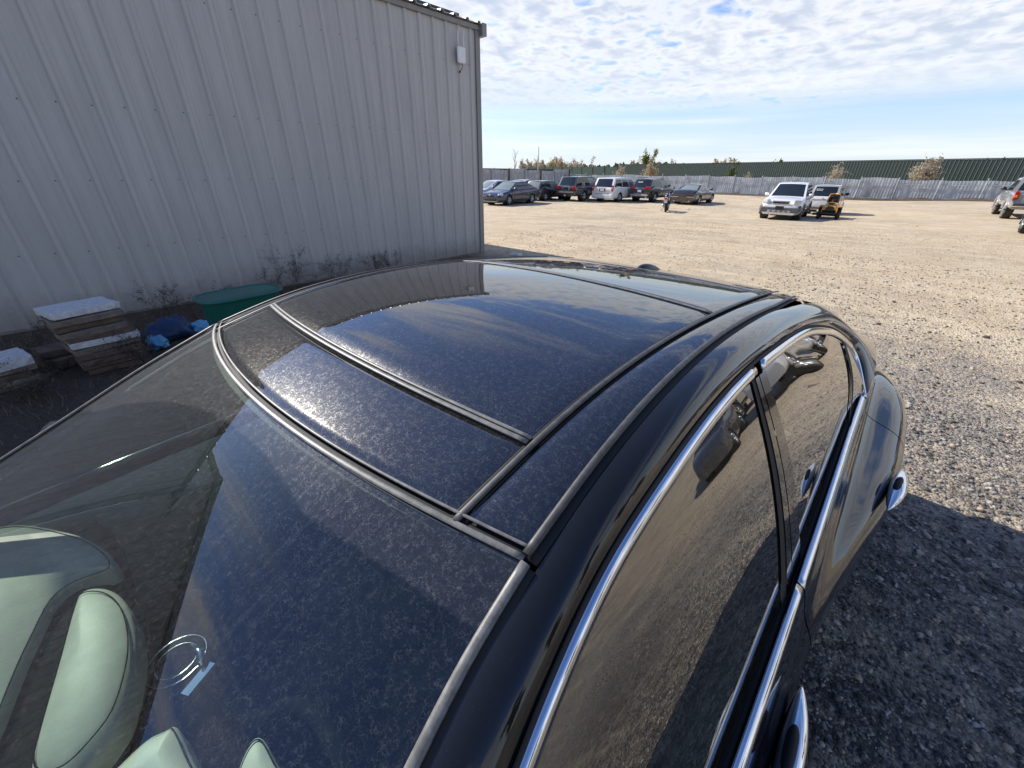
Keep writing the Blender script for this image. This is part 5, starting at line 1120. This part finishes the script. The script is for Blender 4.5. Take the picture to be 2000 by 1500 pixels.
# --- yellow riding mower
def mower(loc_, rz):
    t = tag(empty('riding_mower', loc_, rz), 'yellow and black riding mower facing out beside the white crossover', 'mower')
    for y, s_r, wd in ((.62, .20, .075), (-.55, .27, .11)):
        for s in (-1, 1):
            w_ = empty('wheel', (s*.40, y, s_r)); w_.parent = t; q = MB(); q.lathe([(-wd, s_r*.5), (-wd, s_r*.85), (-wd*.7, s_r), (wd*.7, s_r), (wd, s_r*.85), (wd, s_r*.5)], n=22); q.build('tyre', MT['tyre'], w_, True)
            q = MB(); q.lathe([(s*wd*.8, s_r*.52), (s*wd*.5, s_r*.3), (s*wd*.6, .001)], n=18); q.build('rim', MT['yellow'], w_, True)
    # bonnet as a rounded loft
    prof = [(.88, .30, .34, .50), (.84, .33, .34, .66), (.60, .34, .34, .76), (.25, .33, .36, .80), (.05, .30, .38, .80)]; G_ = []
    for y, w, z0_, z1 in prof: G_.append([(w*math.copysign(abs(math.cos(a))**.6, math.cos(a)), y, z0_+(z1-z0_)*math.sin(a)**.6) for a in np.linspace(0, math.pi, 17)])
    grid('bonnet', np.array(G_), MT['yellow'], t, (0, .4, .4))
    q = MB(); q.box((0, .89, .52), (.36, .06, .24)); q.build('grille', bk, t, False, .04)
    q = MB(); q.box((0, .50, .775), (.26, .70, .03)); q.build('bonnet_inlay', bk, t, False, .01)
    for s in (-1, 1): q = MB(); q.box((s*.17, .90, .62), (.10, .05, .06)); q.build('headlamp', MT['headlight'], t, False, .02)
    q = MB(); q.box((0, .86, .30), (.70, .14, .10)); q.build('bumper', bk, t, False, .03)
    q = MB(); q.box((0, -.05, .34), (.56, 1.2, .10)); q.build('frame', bk, t, False, .03)
    for s in (-1, 1): q = MB(); q.box((s*.40, -.52, .56), (.24, .62, .10)); q.build('fender', MT['yellow'], t, False, .05)
    q = MB(); q.box((0, -.60, .50), (.62, .5, .26)); q.build('rear_body', MT['yellow'], t, False, .05)
    q = MB(); q.box((0, -.45, .70), (.44, .42, .12)); q.build('seat_cushion', bk, t, False, .05)
    q = MB(); q.box((0, -.68, .93), (.44, .11, .42), tilt=-.15); sb_ = q.build('seat_back', bk, t, False, .05)
    for s in (-1, 1): q = MB(); q.tube([(s*.24, -.68, .72), (s*.25, -.70, .95), (s*.20, -.72, 1.14), (0, -.73, 1.17)], .03, 8); q.build('seat_shell', MT['yellow'], t, True)
    q = MB(); q.tube([(.17*math.cos(a), -.02+.12*math.sin(a), .98+.11*math.sin(a)) for a in np.linspace(0, 6.2832, 25)], .015, 6, False); q.tube([(0, .12, .72), (0, 0, .97)], .02, 6); q.build('steering_wheel', bk, t, True)
    q = MB(); q.lathe([(.14, .001), (.14, .30), (.26, .34), (.27, .001)], c=(0, .02, 0), axis='z', n=20); o = q.build('mower_deck', bk, t, True); o.scale = (1.55, 1, 1)
    q = MB(); q.box((.58, .05, .20), (.26, .34, .10)); q.build('discharge_chute', bk, t, False, .03)
mower(Z(-2.18, 30.4), math.pi+.08)

# ================================================================== fences
def corrug(length, height, amp, pitch, duty=.5):
    """wavy sheet in local x (along) / z, facing -y"""
    n = int(length/pitch*4); xs = np.linspace(0, length, n+1); ys_ = amp*np.sign(np.sin(2*np.pi*xs/pitch))*np.abs(np.sin(2*np.pi*xs/pitch))**.5
    V = np.stack([np.r_[xs, xs], np.r_[ys_, ys_], np.r_[0*xs, 0*xs+height]], -1); F = np.array([(i, i+1, n+2+i, n+1+i) for i in range(n)]); return V, F
def run_fence(name, label, A, B, top, panel, mat, post_mat, group=None, post_h=.1, base_z=0.02, post_r=.04, ragged=.05, seed=1, rail_mat=None, gz_off=0.):
    r2 = np.random.default_rng(seed); A = np.array(A, float); B = np.array(B, float); L_ = np.linalg.norm(B-A); d = (B-A)/L_; rz = math.atan2(d[1], d[0])
    root = tag(empty(name, (A[0], A[1], float(gz(*A)))), label, 'fence', group); z0_ = float(gz(*A)); n = max(1, round(L_/panel)); pw = L_/n
    for k in range(n):
        p = A+d*pw*k; gzz = float(gz(*p)); h = top-gzz-base_z+r2.normal()*ragged
        V, F = corrug(pw-.02, h, .009, .21); V = V.astype(float); V[len(V)//2:, 2] += r2.normal()*ragged*.4+.025*np.sin(V[len(V)//2:, 0]*2.1+r2.random()*6)*(ragged > .03)
        ph = V.copy(); ca, sa = math.cos(rz), math.sin(rz); off = r2.normal()*.02
        W_ = np.stack([p[0]-A[0]+V[:, 0]*ca-(V[:, 1]+off)*sa, p[1]-A[1]+V[:, 0]*sa+(V[:, 1]+off)*ca, V[:, 2]+gzz-z0_+base_z], -1)
        big_mesh('panel', W_, F, mat, root)
        if rail_mat:
            for zf in (.80, .12):
                q = MB(); nx, ny = -sa*-.06, ca*-.06; c = p+d*pw/2; q.box((c[0]-A[0]+nx*1.0, c[1]-A[1]+ny*1.0, gzz-z0_+h*zf), (pw-.02, .035, .07), rz=rz); q.build('rail', rail_mat, root)
    for k in range(n+1):
        p = A+d*pw*k; gzz = float(gz(*p)); q = MB(); lean = r2.normal()*.03; nrm = np.array([d[1], -d[0]])*.09
        q.tube([(p[0]-A[0]+nrm[0], p[1]-A[1]+nrm[1], gzz-z0_-.05), (p[0]-A[0]+nrm[0]+d[0]*lean, p[1]-A[1]+nrm[1]+d[1]*lean, top-z0_+post_h+r2.random()*.08)], post_r, 8); q.build('post', post_mat(k) if callable(post_mat) else post_mat, root)
    return root
run_fence('sheet_metal_fence', 'weathered silver corrugated sheet fence with leaning steel posts behind the parked cars', (-35.4, 54), (13., 54), 1.46, 2.75, MT['fence'], MT['post'], seed=4, rail_mat=MT['fence'], post_h=.14)
run_fence('tall_sheet_fence', 'taller whitish patched sheet fence with brown wooden posts behind the navy sedan', (-39.0, 33.0), (-35.5, 53.9), 1.93, 2.6, MT['fencewood'], lambda k: MT['woodpost'] if k % 2 == 0 else MT['post'], seed=6, post_r=.09, rail_mat=MT['post'], post_h=.05)
# dirt berm along the fence foot
xs = np.linspace(-35.4, 13, 180); prf = [(-.9, -.01), (-.5, .08), (-.15, .16), (.1, .17)]; P = np.zeros((180, 4, 3))
for j, (dy, h) in enumerate(prf): P[:, j, 0] = xs; P[:, j, 1] = 54+dy+rng.normal(size=180)*.05; P[:, j, 2] = gz(xs, 54+0*xs)+h*(1+.4*np.sin(xs*1.7)+.3*rng.normal(size=180)*.5)
struct(grid('earth_bank', P, MT['berm'], None, (0, 54, -5)))
# dark green ribbed boundary wall beyond
GA, GB = np.array([-49., 92.]), np.array([13., 56.9]); GL = np.linalg.norm(GB-GA); GD = (GB-GA)/GL; grz = math.atan2(GD[1], GD[0])
gw = tag(empty('green_boundary_wall', (GA[0], GA[1], -.3)), 'long dark green ribbed metal wall with ribs painted pale as if sunlit beyond the silver fence', 'wall')
pwid = .99; npn = int(GL/pwid)
V = [(0, 0, 0), (pwid, 0, 0), (pwid, 0, 3.42), (0, 0, 3.42), (0, .06, 0), (pwid, .06, 0), (pwid, .06, 3.42), (0, .06, 3.42)]
gme = bpy.data.meshes.new('wall_panel'); gme.from_pydata(V, [], [(0, 1, 2, 3), (4, 7, 6, 5), (3, 2, 6, 7), (0, 4, 5, 1), (0, 3, 7, 4), (1, 5, 6, 2)]); gme.materials.append(MT['green'])
q = MB(); q.box((0, -.022, 1.72), (.024, .05, 3.44)); rib0 = q.build('rib', MT['greenrib'], gw); rme = rib0.data; bpy.data.objects.remove(rib0)
for k in range(npn):
    p = GD*pwid*k; o = bpy.data.objects.new('wall_panel', gme); link(o, gw); o.location = (p[0], p[1], 0); o.rotation_euler = (0, 0, grz)
    for j in range(3):
        r_ = bpy.data.objects.new('rib', rme); link(r_, o); r_.location = (.165+.33*j, 0, 0)
q = MB(); q.box((GD[0]*GL/2, GD[1]*GL/2, 3.47), (GL, .16, .08), rz=grz); q.build('cap_rail', MT['green'], gw)
gs = run_fence('green_screen_fence', 'lower dark green screen fence far beyond the white minivan', (-85., 104.), (-49.5, 92.3), 2.75, 4.0, MT['screen'], MT['darkmetal'], seed=9, ragged=.03)
run_fence('dark_far_fence', 'low dark fence top running beyond the patched white fence', (-60., 48.), (-52., 72.), 2.12, 4.0, MT['darktrim'], MT['darkmetal'], seed=10, ragged=.01)
# pole behind the fence
q = MB(); q.tube([(0, 0, -.3), (0, 0, 4.6)], [.085, .06], 10); o = q.build('utility_pole', MT['post'], None, True); o.location = (-37.6, 49.6, 0); tag(o, 'slim grey steel pole rising above the white patched fence', 'pole')

# ================================================================== trees
def tree(name, label, c, h, ell, leaf, n_leaf, lsize, seed, spread=.45, trunk=.03, levels=3, group=None, lean=0., cw=.5, base=.25, twigs=True):
    r2 = np.random.default_rng(seed); root = empty(name, c); q = MB(); tips = []
    def grow(p, d, L_, rad, lvl):
        pts = [p]; dd_ = Vector(d)
        for i in range(4):
            dd_ = dd_+Vector(r2.normal(size=3))*.10*(1+.5*lvl)+Vector((lean*.06, 0, .05)); dd_.normalize(); pts.append(pts[-1]+dd_*L_/4)
        q.tube(pts, [rad*(1-.17*i) for i in range(5)], 6 if lvl == 0 else 4, False)
        if lvl >= 1: tips.extend(pts[1:])
        if lvl < levels:
            for i in range(1 if lvl else 1, 5):
                for _ in range(2 if lvl < 2 else 2):
                    a = r2.random()*6.283; e = Vector((math.cos(a)*spread, math.sin(a)*spread, .0)); nd = (dd_*.75+e+Vector((0, 0, .15))); nd.normalize()
                    grow(pts[i], nd, L_*(.42 if lvl == 0 else .50)*(.7+.5*r2.random())*(1-.09*i), rad*.48*(1-.12*i), lvl+1)
    grow(Vector((0, 0, -.05)), Vector((lean*.25, 0, 1)), h*.80, h*trunk, 0)
    q.build('trunk', MT['bark'], root, True)
    if leaf is not None and n_leaf:
        T_ = np.array([tuple(t) for t in tips]); idx = r2.integers(0, len(T_), n_leaf); pc = T_[idx]+r2.normal(size=(n_leaf, 3))*h*.028
        if ell:
            m2 = int(n_leaf*.75); e3 = r2.normal(size=(m2, 3)); e3 /= np.linalg.norm(e3, axis=1)[:, None]; e3 *= r2.random((m2, 1))**.45
            lump = .75+.35*np.sin(e3[:, :1]*4+seed)*np.sin(e3[:, 1:2]*5+seed*2)*np.sin(e3[:, 2:]*4+1)*2
            pc[:m2] = e3*lump*np.array([ell[0], ell[0], ell[1]])*h+np.array([lean*.15*h, 0, h*(1-ell[1])])
        a = r2.normal(size=(n_leaf, 3)); a /= np.linalg.norm(a, axis=1)[:, None]; b_ = r2.normal(size=(n_leaf, 3)); b_ -= a*(a*b_).sum(1)[:, None]; b_ /= np.linalg.norm(b_, axis=1)[:, None]; s = lsize*(.6+.8*r2.random(n_leaf))[:, None]
        V = np.stack([pc-a*s, pc+b_*s*.6, pc+a*s, pc-b_*s*.6], 1).reshape(-1, 3); big_mesh('crown', V, np.arange(4*n_leaf).reshape(-1, 4), MT[leaf], root)
    return tag(root, label, 'tree', group)
def atd(px_, py_, dist):
    d = ray(px_, py_); hd = math.hypot(d[0], d[1]); return CAM+d/hd*dist
def tr_px(name, label, px_, ytop, dist, leaf, nl, ls, seed, group=None, ell=None, **kw):
    p = atd(px_, ytop, dist); g0 = -.3; return tree(name, label, (p[0], p[1], g0), (p[2]-g0)/1.02, ell, leaf, nl, ls, seed, group=group, **kw)
tr_px('bare_tree', 'tall bare tree standing beyond the patched white fence', 1006, 289, 95, None, 0, 0, 31, spread=.55, levels=3, trunk=.018)
tr_px('yellow_tree', 'lone yellow-green tree rising above the green ribbed wall, bent by wind', 1260, 287, 100, 'leafyel', 1500, .16, 32, ell=(.20, .42), lean=.5, spread=.22, trunk=.016)
gl_ = 'autumn trees beyond the boundary fences'
al = 'tan autumn tree in the far row beyond the patched white fence'
for k, (x_, y_, lf, nl) in enumerate(((1022, 312, 'leaftan', 500), (1036, 310, 'leaftan', 500), (1050, 309, 'leafgold', 500), (1059, 312, 'leaftan', 450), (1076, 309, 'leafgold', 600), (1087, 306, 'leafgold', 650), (1095, 308, 'leafgold', 600), (1104, 311, 'leaftan', 400), (1116, 310, 'leaftan', 260), (1127, 309, 'leaftan', 260), (1136, 312, 'leaftan', 160))):
    lab = {'leaftan': al, 'leafgold': 'golden autumn tree beside the slim grey pole beyond the white fence'}[lf] if k < 8 else 'thin half-bare tan tree at the thinning end of the far autumn row'
    tr_px('autumn_tree', lab, x_, y_, 150+6*(k % 3), lf, int(nl*2.0), .18, 40+k, gl_, ell=(.30, .40), spread=.42, levels=2, trunk=.014)
tr_px('bare_tree', 'small pale bare tree standing alone between the autumn row and green wall', 1159, 308, 140, 'leaftan', 90, .25, 60, spread=.4, trunk=.012)
for k, x_ in enumerate((1238, 1275, 1290, 1315)): tr_px('autumn_tree', 'tan autumn tree just showing above the left end of the green wall', x_, 312+2*(k % 3), 165, 'leaftan', 700, .22, 70+k, gl_, ell=(.32, .40), spread=.45, levels=2, trunk=.012)
for k, x_ in enumerate((1400, 1412, 1428, 1440)): tr_px('autumn_tree', 'golden autumn tree showing above the middle of the green wall', x_, 310+k % 2, 190, 'leafgold', 1000, .26, 80+k, gl_, ell=(.36, .40), spread=.5, levels=2, trunk=.012)
tr_px('green_tree', 'round green tree top peeping over the green wall', 1517, 313, 200, 'leafgreen', 1300, .28, 90, ell=(.5, .4), spread=.5, levels=2, trunk=.012)
# bushes between the silver fence and the green wall
def bush(label, px_, ytop, yb, dist, leaf, nl, ls, seed, wide=.55):
    p = atd(px_, ytop, dist); return tree('bush', label, (p[0], p[1], -.2), (p[2]+.2), (wide*.55, .40), leaf, int(nl*1.3), ls, seed, spread=wide, trunk=.010, levels=2, group='bushes between the fence and green wall')
bush('wide tan bush leaning over the silver fence nearest the pickup', 1822, 306, 352, 57.5, 'leaftan', 1900, .085, 101, .75); bush('feathery tan bush behind the silver fence above the city car', 1640, 320, 352, 58, 'leaftan', 800, .07, 102, .65)
bush('olive-gold bush behind the fence above the black crossover', 1275, 318, 345, 62, 'leafgold', 1300, .09, 103, .7); bush('small green bush by the fence above the dark saloon', 1433, 319, 350, 58, 'leafgreen', 600, .075, 104, .4); bush('brownish bush at the left end of the green wall', 1213, 323, 345, 66, 'leaftan', 700, .09, 105, .6)
bush('low tan weeds behind the fence by the small green bush', 1462, 333, 350, 57, 'leaftan', 300, .05, 106, .6)
# straggling plants at the foot of the fence
for k, (x_, y_) in enumerate(((1655, 372), (1700, 368), (1722, 366), (1745, 368), (1790, 370))):
    p = gp(x_, 387); weed('fence_weed', (p[0], 53.7, float(gz(p[0], 53.7))+.1), 1.0, 5, .35, 'pale dry weed at the foot of the silver sheet fence', 200+k, 'dry weeds along the silver fence')
# far wood on the horizon and dark trees across the yard (mirrored in the sedan paint)
n = 5200; a = rng.random(n); x = -260+470*a; y = 330+60*rng.random(n)+.15*x; zt_ = 1.5+7.5*(.5+.5*np.sin(x*.05)*np.sin(x*.021+1))*rng.random(n); 
b_ = np.stack([x, y, zt_-.3], -1); s = 1.6*(.6+rng.random(n))[:, None]; ax = rng.normal(size=(n, 3)); ax /= np.linalg.norm(ax, axis=1)[:, None]; bx_ = np.cross(ax, rng.normal(size=(n, 3))); bx_ /= np.linalg.norm(bx_, axis=1)[:, None]
o = big_mesh('far_wood', np.stack([b_-ax*s, b_+bx_*s*.7, b_+ax*s, b_-bx_*s*.7], 1).reshape(-1, 3), np.arange(4*n).reshape(-1, 4), MT['farwood']); tag(o, 'far low line of dark woodland along the horizon', 'wood', kind='stuff')
for k, (x_, y_, h) in enumerate(((30, -4, 8.5), (33, 3, 9.5), (31, 10, 8.5), (34, 17, 9.5), (32, 24, 8), (28, -11, 9), (36, 31, 8.5))):
    tree('dark_tree', 'dark green tree across the yard, mirrored in the sedan paint', (x_, y_, 0), h, None, 'leafdark', 2600, .34, 300+k, spread=.6, levels=3, trunk=.02, group='dark trees across the yard')
# small litter and clods on the lot
for k, (x_, y_, s) in enumerate(((1008, 499, .11), (1345, 409, .07))):
    p = gp(x_, y_); slab('white_scrap', (p[0], p[1], p[2]+.03), (s*2.6, s*1.4, .05), .4*k, MT['slabwhite'], ('pale scrap lying on the lot just past the shed corner', 'small pale scrap on the gravel near the motorcycle')[k], None, 400+k)
for k, (x_, y_) in enumerate(((1800, 545), (1791, 443), (1925, 660), (1990, 748), (1715, 634))):
    p = gp(x_, y_); crumple('dark_clod', (p[0], p[1], p[2]+.012), .022+.006*(k % 3), MT['berm'], 'small dark clod lying alone on the pale gravel lot', 420+k, (1, .6, .5)); bpy.context.scene.collection.objects[-1]['group'] = 'dark clods on the lot'; bpy.context.scene.collection.objects[-1]['category'] = 'clod'
